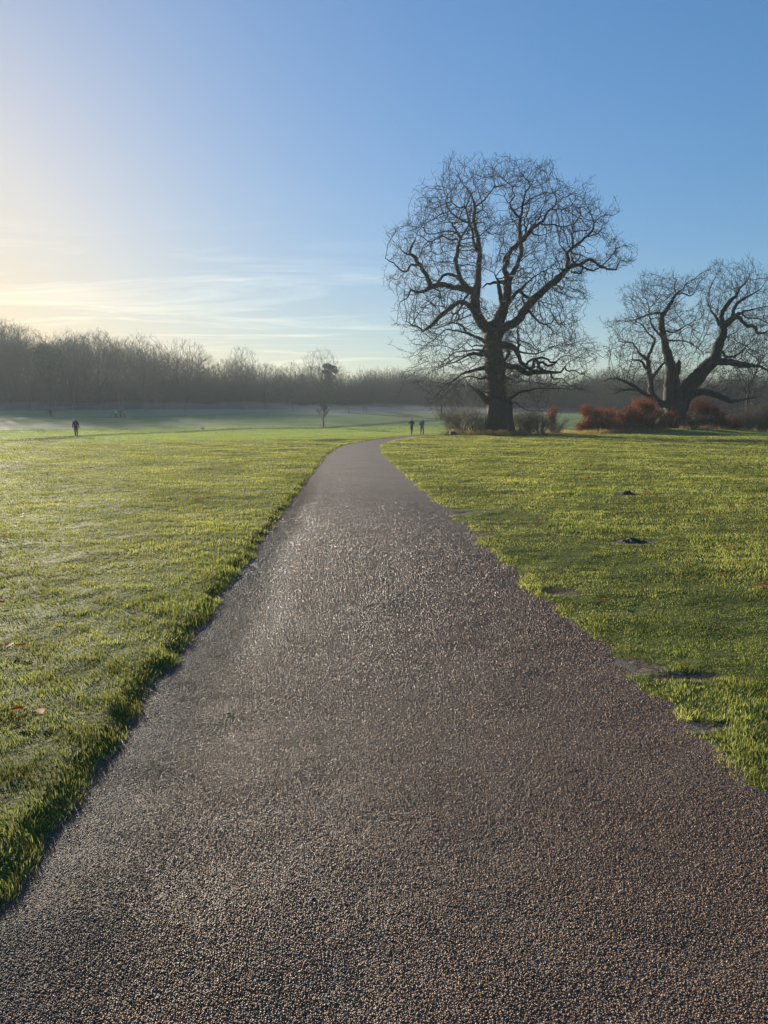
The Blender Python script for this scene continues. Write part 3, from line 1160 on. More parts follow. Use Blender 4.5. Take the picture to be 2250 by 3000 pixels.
OAK_TRUNK = ('A', 0, [(750, 1790, 178), (748, 1745, 150), (740, 1680, 134), (736, 1600, 124), (732, 1500, 124), (728, 1400, 122), (722, 1300, 112), (716, 1230, 104), (712, 1170, 112), (708, 1130, 110)])
OAK_LIMBS = [
    # (crop, depth change, points: x, y, width)
    ('K', 1.5, [(660, 1120, 170), (560, 960, 150), (470, 820, 138), (440, 650, 128), (450, 500, 112), (470, 380, 100), (480, 250, 85), (490, 100, 75), (500, 0, 68)]),
    ('B', 1, [(1210, 1380, 62), (1200, 1250, 62), (1160, 1090, 55), (1130, 950, 48), (1130, 830, 45), (1140, 730, 40), (1110, 640, 25), (1080, 550, 22), (1040, 490, 15), (990, 440, 12), (930, 330, 8)]),
    ('B', -2, [(1195, 1370, 50), (1130, 1250, 40), (1120, 1120, 35), (1090, 1010, 35), (1060, 960, 30), (1040, 880, 25), (1020, 760, 22), (1050, 650, 18), (1080, 570, 16), (1160, 510, 12), (1150, 430, 9), (1220, 350, 7)]),
    ('B', -2, [(1060, 960, 28), (940, 920, 25), (860, 860, 22), (790, 790, 20), (745, 690, 16), (750, 590, 14), (720, 540, 10), (690, 400, 7)]),
    ('B', 2, [(1010, 740, 25), (930, 750, 20), (850, 700, 16), (805, 650, 14), (820, 560, 12), (800, 500, 10), (720, 470, 8), (620, 440, 6)]),
    ('B', 1, [(1150, 740, 28), (1230, 680, 22), (1310, 600, 20), (1370, 520, 18), (1440, 460, 18), (1520, 440, 14), (1600, 410, 12), (1480, 300, 7)]),
    ('B', 1, [(1440, 460, 12), (1410, 400, 10), (1400, 280, 7), (1380, 200, 5)]),
    ('B', -1, [(1160, 830, 22), (1210, 800, 18), (1250, 740, 14), (1220, 600, 12), (1170, 470, 10), (1120, 420, 8), (1150, 320, 6)]),
    ('K', -3, [(400, 500, 100), (300, 430, 90), (230, 300, 60), (190, 170, 55), (170, 60, 55)]),
    ('B', -2, [(870, 1500, 58), (900, 1350, 50), (930, 1230, 45), (940, 1160, 40), (890, 1080, 30), (860, 1010, 28), (830, 960, 20), (770, 930, 14), (770, 850, 12), (700, 820, 14), (630, 860, 12), (600, 900, 10), (520, 840, 8), (430, 820, 6)]),
    ('B', 1, [(940, 1160, 35), (1000, 1090, 25), (1050, 1010, 22), (1075, 930, 20)]),
    ('B', -2, [(900, 1190, 28), (780, 1190, 22), (700, 1150, 20), (600, 1190, 18), (500, 1220, 18), (430, 1160, 10), (330, 1110, 8), (250, 1050, 6)]),
    ('B', 2, [(880, 1100, 24), (790, 1075, 18), (690, 1080, 16), (600, 1110, 14), (480, 1120, 14), (430, 1040, 12), (400, 1015, 10), (320, 1020, 8), (200, 1000, 5)]),
    ('B', -.5, [(840, 990, 20), (910, 930, 18)]),
    ('A', -2, [(595, 895, 46), (540, 885, 36), (460, 870, 30), (390, 860, 32), (340, 875, 32), (290, 900, 18), (250, 905, 16), (215, 890, 14), (200, 930, 8), (150, 965, 6)]),
    ('A', -2, [(335, 875, 30), (320, 820, 28), (290, 770, 24), (240, 690, 22), (210, 670, 16), (225, 610, 12), (240, 590, 8)]),
    ('A', -1, [(210, 675, 10), (165, 660, 8), (150, 630, 4)]),
    ('A', 1, [(270, 740, 18), (220, 740, 14), (180, 780, 12), (150, 770, 10), (110, 730, 8), (60, 700, 5)]),
    ('A', 1, [(530, 840, 20), (470, 800, 18), (420, 800, 16), (380, 840, 18)]),
    ('E', -1, [(640, 200, 20), (720, 260, 16), (725, 330, 18), (780, 480, 18)]),
    ('E', -1, [(720, 330, 14), (640, 290, 12), (560, 310, 8)]),
    ('E', 1, [(740, 330, 12), (820, 240, 12), (910, 220, 10)]),
    ('E', -5, [(1180, 520, 80), (1100, 430, 66), (1020, 390, 60), (930, 400, 60), (830, 470, 60), (720, 560, 55), (620, 670, 50), (550, 720, 40), (480, 770, 20)]),
    ('E', -1, [(480, 760, 25), (430, 710, 22), (340, 680, 20), (280, 640, 10), (230, 630, 5)]),
    ('E', 2, [(1110, 250, 35), (1040, 330, 28), (1010, 400, 28), (970, 480, 25), (900, 540, 25), (850, 520, 14)]),
    ('E', -4, [(1340, 930, 64), (1240, 860, 40), (1140, 820, 36), (1050, 780, 34), (1000, 770, 25), (880, 750, 22), (790, 745, 18), (720, 800, 14), (630, 880, 12), (540, 930, 10), (450, 1040, 8), (350, 1090, 5)]),
    ('E', -2, [(1050, 770, 28), (1020, 710, 22), (930, 660, 20), (840, 660, 16), (750, 700, 14), (640, 730, 12), (560, 720, 8)]),
    ('E', 1, [(930, 650, 16), (960, 560, 14), (930, 500, 12), (905, 540, 10)]),
    ('E', 4, [(1310, 1020, 50), (1180, 1010, 24), (1080, 1020, 20), (960, 1030, 16), (850, 1080, 14), (760, 1160, 10), (600, 1180, 6)]),
    ('E', -4, [(1310, 1240, 60), (1180, 1265, 32), (1080, 1300, 24), (1000, 1330, 16), (900, 1400, 12), (800, 1470, 8), (700, 1560, 6)]),
    ('E', -3, [(1310, 1060, 40), (1160, 1050, 26), (1060, 1080, 18), (940, 1100, 14), (820, 1170, 10), (650, 1230, 7), (450, 1280, 5)]),
    ('E', 3, [(1290, 960, 30), (1220, 945, 20), (1130, 960, 16), (1060, 920, 12), (980, 990, 16), (900, 1010, 14), (780, 960, 8), (640, 960, 5)]),
    # right hand stems
    ('K', -1, [(720, 1110, 180), (765, 900, 168), (820, 760, 140), (860, 620, 118), (880, 500, 110), (890, 400, 110), (890, 310, 110)]),
    ('K', 1.5, [(875, 290, 90), (840, 180, 62), (880, 90, 62), (900, 10, 60)]),
    ('K', -1, [(925, 320, 74), (970, 220, 70), (1020, 120, 60), (1045, 40, 52)]),
    ('D', 2, [(105, 1240, 55), (190, 1120, 50), (290, 1020, 55), (360, 960, 50), (430, 860, 50), (500, 820, 35), (560, 780, 30), (600, 690, 25), (650, 645, 22), (690, 590, 16), (710, 530, 14), (700, 480, 10), (660, 430, 8)]),
    ('D', -1, [(290, 1200, 50), (302, 1130, 50), (292, 1000, 50), (290, 880, 45), (290, 760, 38), (310, 670, 30), (320, 590, 28), (340, 500, 22), (350, 440, 20), (410, 370, 16), (380, 310, 14), (340, 270, 10), (280, 200, 7), (250, 100, 4)]),
    ('D', -2, [(290, 740, 35), (240, 690, 28), (190, 630, 22), (170, 570, 18), (220, 490, 16), (195, 430, 14), (200, 390, 12), (150, 340, 10), (90, 300, 8)]),
    ('D', 0, [(155, 575, 12), (110, 510, 9), (125, 460, 7)]),
    ('D', 2, [(320, 600, 20), (370, 570, 16), (410, 520, 14), (490, 490, 12), (560, 450, 10), (640, 460, 8), (760, 400, 5)]),
    ('D', -2, [(540, 820, 25), (620, 825, 18), (730, 825, 16), (800, 855, 16), (860, 820, 14), (900, 815, 14), (960, 750, 14), (990, 690, 12), (970, 640, 8)]),
    ('D', 1, [(650, 645, 14), (740, 640, 14), (820, 640, 12), (880, 600, 8), (960, 585, 6)]),
    ('D', 2, [(700, 600, 12), (750, 530, 10), (840, 490, 8), (920, 460, 6)]),
    ('D', -1, [(820, 660, 10), (900, 700, 8), (960, 740, 8)]),
    ('D', -2, [(440, 930, 20), (560, 945, 10), (640, 910, 8), (700, 900, 6), (780, 915, 4)]),
    ('D', 2, [(440, 850, 20), (480, 770, 16), (520, 740, 18), (530, 670, 14), (560, 620, 10), (590, 520, 7)]),
    ('D', 2, [(360, 960, 26), (350, 860, 18), (340, 780, 14), (400, 640, 12), (400, 560, 9)]),
    ('K', -2, [(735, 1160, 130), (790, 1050, 116), (870, 985, 112), (950, 940, 118), (1050, 870, 120), (1150, 720, 118), (1250, 600, 110), (1350, 520, 100), (1450, 420, 90), (1550, 340, 85), (1640, 250, 78)]),
    ('D', -1, [(680, 1500, 75), (760, 1420, 70), (810, 1360, 65), (850, 1320, 55), (930, 1290, 45), (990, 1290, 38), (1050, 1240, 32), (1120, 1230, 32), (1170, 1270, 28), (1220, 1300, 26), (1300, 1330, 22), (1400, 1340, 18), (1430, 1270, 14), (1450, 1230, 10), (1540, 1250, 6), (1640, 1215, 3)]),
    ('D', -2, [(830, 1340, 45), (845, 1230, 40), (840, 1150, 38), (880, 1100, 34), (950, 1050, 32), (1030, 990, 30), (1080, 940, 26), (1140, 880, 24), (1140, 800, 16), (1120, 720, 12), (1095, 660, 8)]),
    ('D', 2, [(905, 1080, 26), (895, 1000, 22), (890, 930, 20), (915, 900, 18), (905, 830, 16), (960, 760, 12)]),
    ('D', -2, [(1080, 960, 16), (1160, 940, 16), (1200, 920, 14), (1230, 870, 10), (1260, 810, 7), (1310, 795, 4)]),
    ('D', 1, [(1150, 800, 14), (1200, 750, 12), (1270, 710, 8), (1380, 710, 6), (1440, 650, 3)]),
    ('D', -1, [(910, 905, 14), (980, 890, 12), (1050, 890, 10), (1110, 850, 10)]),
    ('D', 1, [(1000, 1300, 26), (1050, 1330, 24), (1110, 1350, 24), (1170, 1340, 20), (1240, 1290, 16), (1310, 1230, 12), (1370, 1160, 10), (1440, 1080, 8), (1580, 1050, 4)]),
    ('D', 2, [(930, 1285, 26), (890, 1210, 22), (880, 1150, 18), (890, 1100, 12)]),
    ('D', 0, [(930, 1260, 14), (980, 1200, 14), (990, 1130, 10)]),
    ('D', 1, [(960, 1050, 12), (1040, 1090, 10), (1050, 1140, 9), (1100, 1160, 7)]),
    ('D', -1, [(1015, 1300, 22), (1000, 1370, 20), (960, 1390, 18), (880, 1370, 16)]),
    ('G', -3, [(470, 510, 40), (540, 610, 28), (630, 690, 24), (720, 720, 20), (800, 810, 14), (770, 900, 10), (770, 1000, 6)]),
    ('G', 0, [(720, 715, 16), (790, 680, 16), (820, 620, 16), (780, 540, 14), (760, 490, 12), (700, 470, 12), (640, 390, 14)]),
    ('G', -1, [(820, 640, 12), (910, 715, 10), (1000, 650, 6), (1170, 660, 4)]),
    ('G', -2, [(850, 150, 26), (930, 230, 18), (960, 150, 14), (920, 80, 12)]),
    ('K', 3, [(900, 660, 60), (1000, 520, 50), (1080, 460, 50), (1130, 400, 35), (1200, 340, 24), (1300, 260, 16), (1450, 180, 9)]),
    ('K', 1, [(1060, 480, 45), (1130, 560, 40), (1250, 590, 30)]),
    ('K', 1, [(1130, 700, 36), (1090, 590, 30), (1120, 560, 24)]),
    ('K', -2, [(800, 640, 60), (780, 500, 62), (760, 400, 50), (750, 340, 30), (720, 280, 20), (700, 230, 14), (600, 180, 8)]),
    ('K', 1, [(850, 365, 60), (720, 360, 40), (650, 385, 32), (600, 380, 24), (550, 430, 20)]),
    ('G', -5, [(40, 1010, 140), (150, 1000, 96), (250, 1030, 80), (310, 1100, 66), (350, 1200, 56), (420, 1290, 54), (490, 1325, 46), (540, 1300, 38)]),
    ('G', -2, [(430, 1280, 40), (460, 1230, 34), (500, 1200, 34), (570, 1190, 34), (640, 1170, 34), (700, 1180, 30), (760, 1230, 28), (850, 1240, 24), (870, 1200, 20), (930, 1160, 16), (1030, 1150, 10), (1250, 1190, 5)]),
    ('G', -5, [(70, 1260, 120), (150, 1280, 90), (230, 1300, 75), (330, 1320, 75), (430, 1390, 80), (530, 1380, 70), (640, 1380, 62), (750, 1370, 50), (850, 1380, 36), (910, 1380, 30), (970, 1310, 28), (1000, 1360, 22), (1080, 1350, 16), (1170, 1380, 14), (1250, 1420, 10), (1350, 1480, 6)]),
    ('G', 1, [(570, 1190, 36), (600, 1250, 40), (610, 1310, 40), (700, 1370, 40)]),
    ('G', -1, [(590, 1250, 38), (660, 1240, 36), (730, 1290, 34), (790, 1270, 26), (850, 1240, 22)]),
    ('G', 1, [(530, 1310, 40), (540, 1240, 36), (575, 1195, 30)]),
    ('G', -2, [(770, 1385, 30), (800, 1460, 26), (870, 1470, 24), (950, 1480, 20), (1000, 1540, 14), (1060, 1570, 8)]),
    ('G', 2, [(320, 1080, 36), (325, 900, 28), (300, 800, 20), (350, 760, 14)]),
    ('G', 3, [(330, 920, 18), (400, 960, 16), (480, 980, 16), (560, 1060, 14), (650, 1090, 10), (800, 1020, 8), (950, 1000, 6), (1150, 960, 4)]),
    ('G', 0, [(170, 1020, 50), (195, 1130, 42), (120, 1210, 42), (40, 1230, 40)]),
    ('G', -3, [(340, 1090, 30), (450, 1110, 22), (560, 1120, 18), (700, 1080, 10), (850, 1010, 7), (1000, 960, 5)]),
    ('M', -4, [(800, 870, 80), (870, 840, 56), (920, 790, 40), (1000, 740, 30), (1100, 710, 24), (1250, 690, 18), (1450, 700, 12), (1650, 700, 8)]),
    ('M', -2, [(860, 850, 34), (960, 850, 20), (1060, 920, 12), (1200, 930, 6)]),
    ('M', 3, [(830, 560, 26), (900, 600, 14), (1000, 620, 10), (1100, 610, 8), (1300, 660, 5)]),
    ('M', -3, [(690, 840, 90), (600, 780, 62), (540, 720, 44), (490, 680, 24), (440, 640, 12)]),
    ('M', 3, [(660, 480, 60), (570, 480, 38), (480, 510, 30), (400, 530, 22), (300, 600, 14), (200, 700, 8), (130, 800, 5)]),
    ('M', -3, [(660, 560, 50), (580, 590, 26), (480, 560, 16), (400, 580, 12), (320, 660, 8), (300, 760, 5)]),
    ('M', -5, [(660, 320, 50), (560, 330, 30), (460, 330, 22), (330, 400, 14), (200, 440, 9), (60, 520, 5)]),
]
OAK_OUT = [(55, 700), (130, 620), (140, 520), (170, 440), (250, 400), (290, 330), (360, 190), (440, 125), (560, 110), (680, 95), (800, 90), (920, 85), (1040, 130), (1110, 190), (1180, 240), (1290, 310), (1400, 345), (1470, 410),
           (1400, 480), (1330, 560), (1480, 570), (1560, 640), (1570, 710), (1470, 770), (1330, 780), (1240, 790), (1290, 870), (1300, 940), (1220, 1010), (1240, 1080), (1180, 1130), (1320, 1170), (1340, 1260), (1330, 1400), (1200, 1480), (1000, 1530), (850, 1570),
           (640, 1600), (480, 1620), (300, 1560), (230, 1450), (200, 1330), (230, 1290), (210, 1200), (170, 1130), (190, 980), (150, 950), (120, 860), (130, 760)]
OAK_HOLES = [[(650, 780), (760, 760), (770, 960), (660, 970)], [(690, 330), (800, 280), (810, 420), (740, 460)], [(1230, 600), (1400, 590), (1330, 700), (1250, 690)], [(830, 1230), (900, 1230), (930, 1340), (790, 1330)], [(660, 620), (700, 560), (740, 660), (700, 760)]]

OAK2_TRUNK = ('S', 0, [(915, 1510, 190), (905, 1470, 165), (900, 1400, 152), (905, 1320, 170), (905, 1260, 195)])
OAK2_LIMBS = [
    ('S', 2, [(870, 1290, 120), (860, 1150, 85), (870, 1000, 80), (850, 900, 70), (830, 830, 60), (820, 750, 50), (800, 680, 48), (800, 600, 42), (810, 560, 36), (850, 500, 34), (890, 430, 26), (920, 390, 20), (960, 360, 12), (1000, 300, 8)]),
    ('S', -1, [(920, 390, 14), (980, 390, 12), (1030, 410, 10), (1060, 385, 7)]),
    ('S', -2, [(800, 550, 24), (730, 545, 18), (660, 570, 14), (570, 600, 8)]),
    ('S', 1, [(915, 385, 12), (900, 330, 10), (920, 270, 6)]),
    ('S', -3, [(830, 780, 20), (780, 720, 18), (720, 650, 16), (700, 570, 10), (690, 480, 7)]),
    ('S', 1, [(930, 1290, 100), (910, 1150, 80), (900, 1050, 70), (930, 980, 50), (940, 940, 30)]),
    ('S', -2, [(950, 1290, 140), (1010, 1150, 120), (1080, 1070, 115), (1150, 990, 105), (1220, 930, 95), (1240, 870, 82), (1260, 800, 75), (1290, 730, 62), (1300, 660, 56), (1350, 610, 50), (1400, 570, 40), (1440, 540, 20), (1560, 510, 10), (1680, 480, 6)]),
    ('S', 2, [(1290, 650, 45), (1280, 580, 40), (1300, 520, 38), (1350, 450, 34), (1400, 410, 26), (1430, 350, 16), (1480, 300, 10), (1510, 240, 6)]),
    ('S', -2, [(1370, 560, 26), (1400, 480, 26), (1460, 430, 22), (1520, 400, 14), (1600, 350, 8)]),
    ('S', 1, [(1260, 640, 30), (1240, 580, 20), (1190, 510, 12), (1160, 420, 7)]),
    ('S', -3, [(1230, 940, 60), (1330, 940, 55), (1450, 965, 50), (1510, 970, 36), (1600, 980, 20), (1700, 1040, 12), (1800, 1120, 6)]),
    ('S', 1, [(1420, 580, 30), (1480, 640, 28), (1560, 660, 26), (1580, 710, 18), (1700, 680, 8)]),
    ('S', 2, [(1450, 545, 16), (1480, 580, 12), (1580, 590, 9), (1700, 650, 6)]),
    ('S', -3, [(980, 1250, 80), (1080, 1190, 60), (1180, 1190, 50), (1290, 1230, 46), (1370, 1260, 30), (1480, 1240, 16), (1600, 1220, 8)]),
    ('S', 2, [(1290, 860, 26), (1330, 900, 20), (1420, 880, 14), (1500, 800, 8)]),
    ('S', -4, [(840, 1290, 60), (740, 1250, 34), (660, 1200, 30), (560, 1130, 24), (480, 1090, 18), (400, 1070, 12), (330, 1100, 8)]),
    ('S', -2, [(590, 1160, 18), (500, 1170, 12), (400, 1200, 8)]),
    ('S', 4, [(800, 1290, 50), (720, 1200, 50), (710, 1120, 44), (690, 1000, 40), (680, 920, 36), (620, 870, 16), (560, 790, 12), (480, 780, 8)]),
    ('S', 1, [(690, 900, 28), (720, 820, 24), (740, 760, 20), (680, 700, 12), (640, 640, 10), (600, 620, 6)]),
    ('S', -1, [(670, 1000, 24), (640, 940, 20), (580, 925, 14)]),
    ('S', 0, [(720, 1080, 26), (780, 990, 20), (840, 930, 18)]),
    ('S', 2, [(830, 690, 16), (900, 700, 12), (970, 660, 10), (1040, 620, 6)]),
    ('S', -2, [(840, 760, 18), (900, 770, 14), (980, 770, 10), (1060, 810, 8), (1140, 880, 6)]),
]
OAK2_OUT = [(340, 830), (380, 620), (470, 560), (490, 430), (560, 310), (650, 260), (740, 225), (880, 240), (1000, 235), (1070, 270), (1120, 195), (1230, 140), (1400, 115), (1560, 140), (1700, 220), (1800, 380), (1860, 600), (1860, 900), (1800, 1100), (1600, 1180),
            (1200, 1160), (1000, 1120), (900, 1150), (600, 1150), (440, 1190), (270, 1120), (300, 1040), (470, 960), (400, 880)]


def in_poly(x, y, P):
    P = np.asarray(P, float)
    c = np.zeros(len(x), bool)
    j = len(P) - 1
    for i in range(len(P)):
        xi, yi = P[i]
        xj, yj = P[j]
        q = ((yi > y) != (yj > y)) & (x < (xj - xi) * (y - yi) / (yj - yi + 1e-9) + xi)
        c ^= q
        j = i
    return c


def limb_pts(crop, pts):
    ox, oy, s = CROPS[crop]
    return [(ox + x / s, oy + y / s, wd / s) for x, y, wd in pts]


def old_oak(name, Y0, trunk, limbs, outc, outline, holes, natt, depth, seed, step=.42, reach=1.0, hubpx=(1450, 900), tip=.011):
    r = np.random.default_rng(seed)
    sk = Skel()
    def place(u, v, dy):
        return np.array(at(u, v, Y0 + dy))
    # trunk
    tp = []
    for u, v, wd in limb_pts(trunk[0], trunk[2]):
        p = place(u, v, 0)
        tp.append([*p, wd / 2 / F * Y0])
    S = spline(tp, .4)
    S[:, 2] -= .0
    q = -1
    for s in S:
        q = sk.add(s[:3], q, s[3])
    for crop, dd, pts in limbs:
        L_ = limb_pts(crop, pts)
        u0, v0, w0 = L_[0]
        A = np.array(sk.P)
        # nearest existing wood as seen from here
        tt = Y0 / A[:, 1]
        px_ = place(u0, v0, 0)
        d2 = np.hypot((A[:, 0] * tt - px_[0]), ((A[:, 2] - CAMZ) * tt + CAMZ - px_[2]))
        j = int(np.argmin(d2 + 0.0 * np.arange(len(A))))
        dy0 = A[j, 1] - Y0
        lp = []
        n = len(L_)
        ln = sum(math.hypot(L_[i + 1][0] - L_[i][0], L_[i + 1][1] - L_[i][1]) for i in range(n - 1))
        acc = 0
        for i, (u, v, wd) in enumerate(L_):
            if i:
                acc += math.hypot(L_[i][0] - L_[i - 1][0], L_[i][1] - L_[i - 1][1])
            t = acc / ln
            dy = dy0 + dd * t + .35 * math.sin(t * 9 + u0)
            p = place(u, v, dy)
            lp.append([*p, wd / 2.0 / F * (Y0 + dy)])
        S = spline(lp, .3)
        S[1:-1, :3] += r.normal(size=(max(len(S) - 2, 0), 3)) * .035
        q = j
        for i, s in enumerate(S):
            if i == 0 and np.linalg.norm(A[j] - s[:3]) < .12:
                continue
            q = sk.add(s[:3], q, max(s[3], .018))
    ns = len(sk.P)
    # crown volume filled with attraction points
    ox, oy, sc = CROPS[outc]
    O = np.array(outline, float)
    lo, hi = O.min(0), O.max(0)
    x = r.uniform(lo[0], hi[0], natt * 3)
    y = r.uniform(lo[1], hi[1], natt * 3)
    rag = 1.035 + .05 * np.sin(np.arctan2(y - (lo[1] + hi[1]) / 2, x - (lo[0] + hi[0]) / 2) * 17 + 1) + .05 * r.normal(size=len(x))
    mx_, my_ = (lo + hi) / 2
    k = in_poly(mx_ + (x - mx_) * rag, my_ + (y - my_) * rag, O)
    for h in holes:
        k &= ~in_poly(x, y, h)
    x, y = x[k][:natt], y[k][:natt]
    cxx, cyy = (lo + hi) / 2
    hx, hy = (hi - lo) / 2
    rho = np.clip(np.hypot((x - cxx) / hx, (y - cyy) / hy), 0, 1)
    dep = depth * np.sqrt(1 - rho ** 2 * .9)
    dy = dep * np.sign(r.uniform(-1, 1, len(x))) * r.uniform(0, 1, len(x)) ** .55
    Apts = np.array([place(ox + a / sc, oy + b / sc, c) for a, b, c in zip(x, y, dy)])
    Apts = Apts[Apts[:, 2] > 1.5]
    hub = place(*hubpx, 0)
    colonize(sk, Apts, step, 3.2 * reach, .42 * reach, 60, .15, r, .02, hub=hub, outw=.42)
    me1, me2, rad = build_tree(sk, tip, r, split=.10, twig=(.95, .3, .8, .012, .14, 1), name=name, relief=True, hub=hub)
    return me1, me2, sk, rad, ns


def rel_mesh(me, loc):
    me.transform(Matrix.Translation(-Vector(loc)))
    return me


def buttress(T, cx, cy, z0, rad0, r, n=9):
    """root flare: ridges that run out from the trunk foot"""
    for i in range(n):
        a = i / n * 2 * math.pi + r.uniform(-.2, .2)
        o = rad0 * r.uniform(.55, .68)
        pts, rr = [], []
        for t in np.linspace(0, 1, 7):
            d = o + (rad0 * .62) * t ** 2.2
            pts.append((cx + math.cos(a) * d, cy + math.sin(a) * d, z0 + 3.0 * (1 - t) ** 1.6 - .15 * t))
            rr.append(rad0 * (.30 + .08 * math.sin(t * 3) - .12 * t))
        T.batch(np.array(pts), np.array(rr), 10)


def join_tubes(me, T):
    """append extra tube geometry to a mesh"""
    import bmesh
    bm = bmesh.new()
    bm.from_mesh(me)
    me2 = T.mesh('tmp')
    bm.from_mesh(me2)
    for f in bm.faces:
        f.smooth = True
    bm.to_mesh(me)
    bm.free()
    bpy.data.meshes.remove(me2)
    return me


def make_old_oaks():
    r = np.random.default_rng(77)
    me1, me2, sk, rad, ns = old_oak('oak', OAK[1], OAK_TRUNK, OAK_LIMBS, 'A', OAK_OUT, OAK_HOLES, 15500, 10.5, 5, tip=.015)
    gx = at(1462, 1273, OAK[1])
    z0 = float(H(gx.x, gx.y))
    T = Tubes()
    buttress(T, gx.x, gx.y, z0, 1.5, r)
    join_tubes(me1, T)
    loc = (gx.x, gx.y, z0)
    t = root('old_oak_tree', loc, 'huge leafless old oak with massive trunk and rounded crown beside the path', 'tree', 'old bare oaks')
    link('trunk', rel_mesh(me1, loc), M_bark, t)
    link('crown', rel_mesh(me2, loc), M_twig, t)
    # tangle of short shoots and ivy stems clothing the bole
    n = 900
    a = r.uniform(0, 2 * math.pi, n)
    zc = z0 + 3.8 + 7.0 * r.random(n) ** .9
    rb = 1.05
    b = np.stack([gx.x - .15 + np.cos(a) * rb, gx.y + np.sin(a) * rb, zc], -1)
    d = norm(np.stack([np.cos(a), np.sin(a), r.uniform(-.7, .9, n)], -1) + r.normal(size=(n, 3)) * .5)
    ln = r.uniform(.3, 1.1, (n, 1))
    p1 = b + d * ln * .5
    p2 = p1 + norm(d + r.normal(size=(n, 3)) * .6 + np.array([0, 0, -.25])) * ln * .5
    T = Tubes()
    T.batch(np.stack([b, p1, p2], 1), np.tile([.016, .011, .006], (n, 1)), 3)
    for s in range(3):
        q = p1 + (p2 - p1) * r.random((n, 1))
        T.batch(np.stack([q, q + norm(r.normal(size=(n, 3)) + np.array([0, 0, .1])) * .4], 1), np.tile([.011, .006], (n, 1)), 3)
    o = link('trunk_shoots', rel_mesh(T.mesh('shoots'), loc), M_scrub, t)
    P = p2[r.integers(0, n, 900)] + r.normal(size=(900, 3)) * .12
    tint = np.array([.04, .06, .025]) * r.uniform(.5, 1.6, (900, 1))
    o = link('ivy_leaves', rel_mesh(leaf_mesh('ivy', P, .10, tint, r), loc), M_ever, t)

    me1, me2, sk, rad, ns = old_oak('oak_b', OAK2[1], OAK2_TRUNK, OAK2_LIMBS, 'S', OAK2_OUT, [[(960, 400), (1090, 420), (1080, 540), (980, 520)]], 12000, 8.5, 6, hubpx=(2010, 1120), step=.42, reach=1.1, tip=.012)
    gx = at(1978, 1262, OAK2[1])
    z0 = float(H(gx.x, gx.y))
    T = Tubes()
    buttress(T, gx.x, gx.y, z0, 1.35, r, 7)
    join_tubes(me1, T)
    loc = (gx.x, gx.y, z0)
    t = root('old_oak_tree', loc, 'leafless spreading old oak forking low into thick leaning stems behind the russet bushes', 'tree', 'old bare oaks')
    link('trunk', rel_mesh(me1, loc), M_bark, t)
    link('crown', rel_mesh(me2, loc), M_twig, t)


make_old_oaks()


# ------------------------------------------------------------------ woodland tree kinds
def wood_template(kind, seed, h=20.0):
    """a bare tree of height h standing at the origin; kinds differ in outline and habit"""
    r = np.random.default_rng(seed)
    sk = Skel()
    q = -1
    lean = r.normal(size=2) * .02
    bare = {'round': .25, 'tall': .34, 'vase': .16, 'dome': .05, 'slim': .35, 'big': .22}[kind]
    top = {'round': .55, 'tall': .85, 'vase': .35, 'dome': .25, 'slim': .95, 'big': .45}[kind]
    tr = h * {'round': .019, 'tall': .013, 'vase': .017, 'dome': .014, 'slim': .009, 'big': .024}[kind]
    z = 0
    x = y = 0
    nst = int(h * top / .8)
    for i in range(nst + 1):
        z = i * .8
        x += lean[0] * .8 + r.normal() * .05
        y += lean[1] * .8 + r.normal() * .05
        q = sk.add((x, y, z), q, tr * (1 - .75 * i / max(nst, 1)) * (1.35 if i == 0 else 1))
    ends = q
    if kind in ('vase', 'tall', 'dome', 'big', 'round'):
        # main limbs
        nl = {'vase': 7, 'tall': 8, 'dome': 12, 'big': 8, 'round': 7}[kind]
        for i in range(nl):
            t = r.uniform(.35, 1) if kind in ('tall', 'round') else r.uniform(.5, 1)
            j = int(nst * t)
            a = i * 2.4 + r.uniform(-.3, .3)
            up = {'vase': 2.6, 'tall': 2.4, 'dome': .9, 'big': 1.1, 'round': 1.2}[kind]
            d = np.array([math.cos(a), math.sin(a), up])
            d /= np.linalg.norm(d)
            p = np.array(sk.P[j])
            L_ = (h - p[2]) * r.uniform(.5, .75)
            m = max(3, int(L_ / .8))
            q = j
            rad0 = sk.r[j] * .62
            for s in range(1, m + 1):
                d = d + r.normal(size=3) * .13 + np.array([0, 0, .03])
                d /= np.linalg.norm(d)
                p = p + d * .8
                if p[2] < .5:
                    p[2] = .5
                q = sk.add(p, q, rad0 * (1 - .8 * s / m) + .01)
    # crown envelope
    n = {'round': 1700, 'tall': 1500, 'vase': 1900, 'dome': 2300, 'slim': 700, 'big': 1700}[kind]
    wid = {'round': .34, 'tall': .24, 'vase': .34, 'dome': .5, 'slim': .13, 'big': .46}[kind] * h
    u = r.normal(size=(n, 3))
    u = norm(u) * r.random((n, 1)) ** .42
    zc = (bare + 1) / 2 * h
    zh = (1 - bare) / 2 * h
    if kind == 'vase':
        u[:, :2] *= (.45 + .55 * (u[:, 2:3] * .5 + .5))
    if kind == 'dome':
        u[:, 2] = np.abs(u[:, 2]) * 1.9 - .95
    A = u * np.array([wid, wid, zh]) + np.array([x * .5, y * .5, zc])
    # uneven outline: bite lumps out of the envelope
    for _ in range(7):
        c = norm(r.normal(size=3)) * np.array([wid, wid, zh]) + np.array([0, 0, zc])
        A = A[np.linalg.norm(A - c, axis=1) > h * r.uniform(.05, .13)]
    colonize(sk, A, .62, 6, .75, 45, .20, r, .05, hub=np.array([0, 0, h * .12]), outw=.4)
    me1, me2, rad = build_tree(sk, .02, r, split=.09, twig=(1.2, .6, 1.4, .016, .25, 1), name=kind, far=True, hub=np.array([0, 0, h * .12]))
    return me1, me2, np.array(sk.P), rad


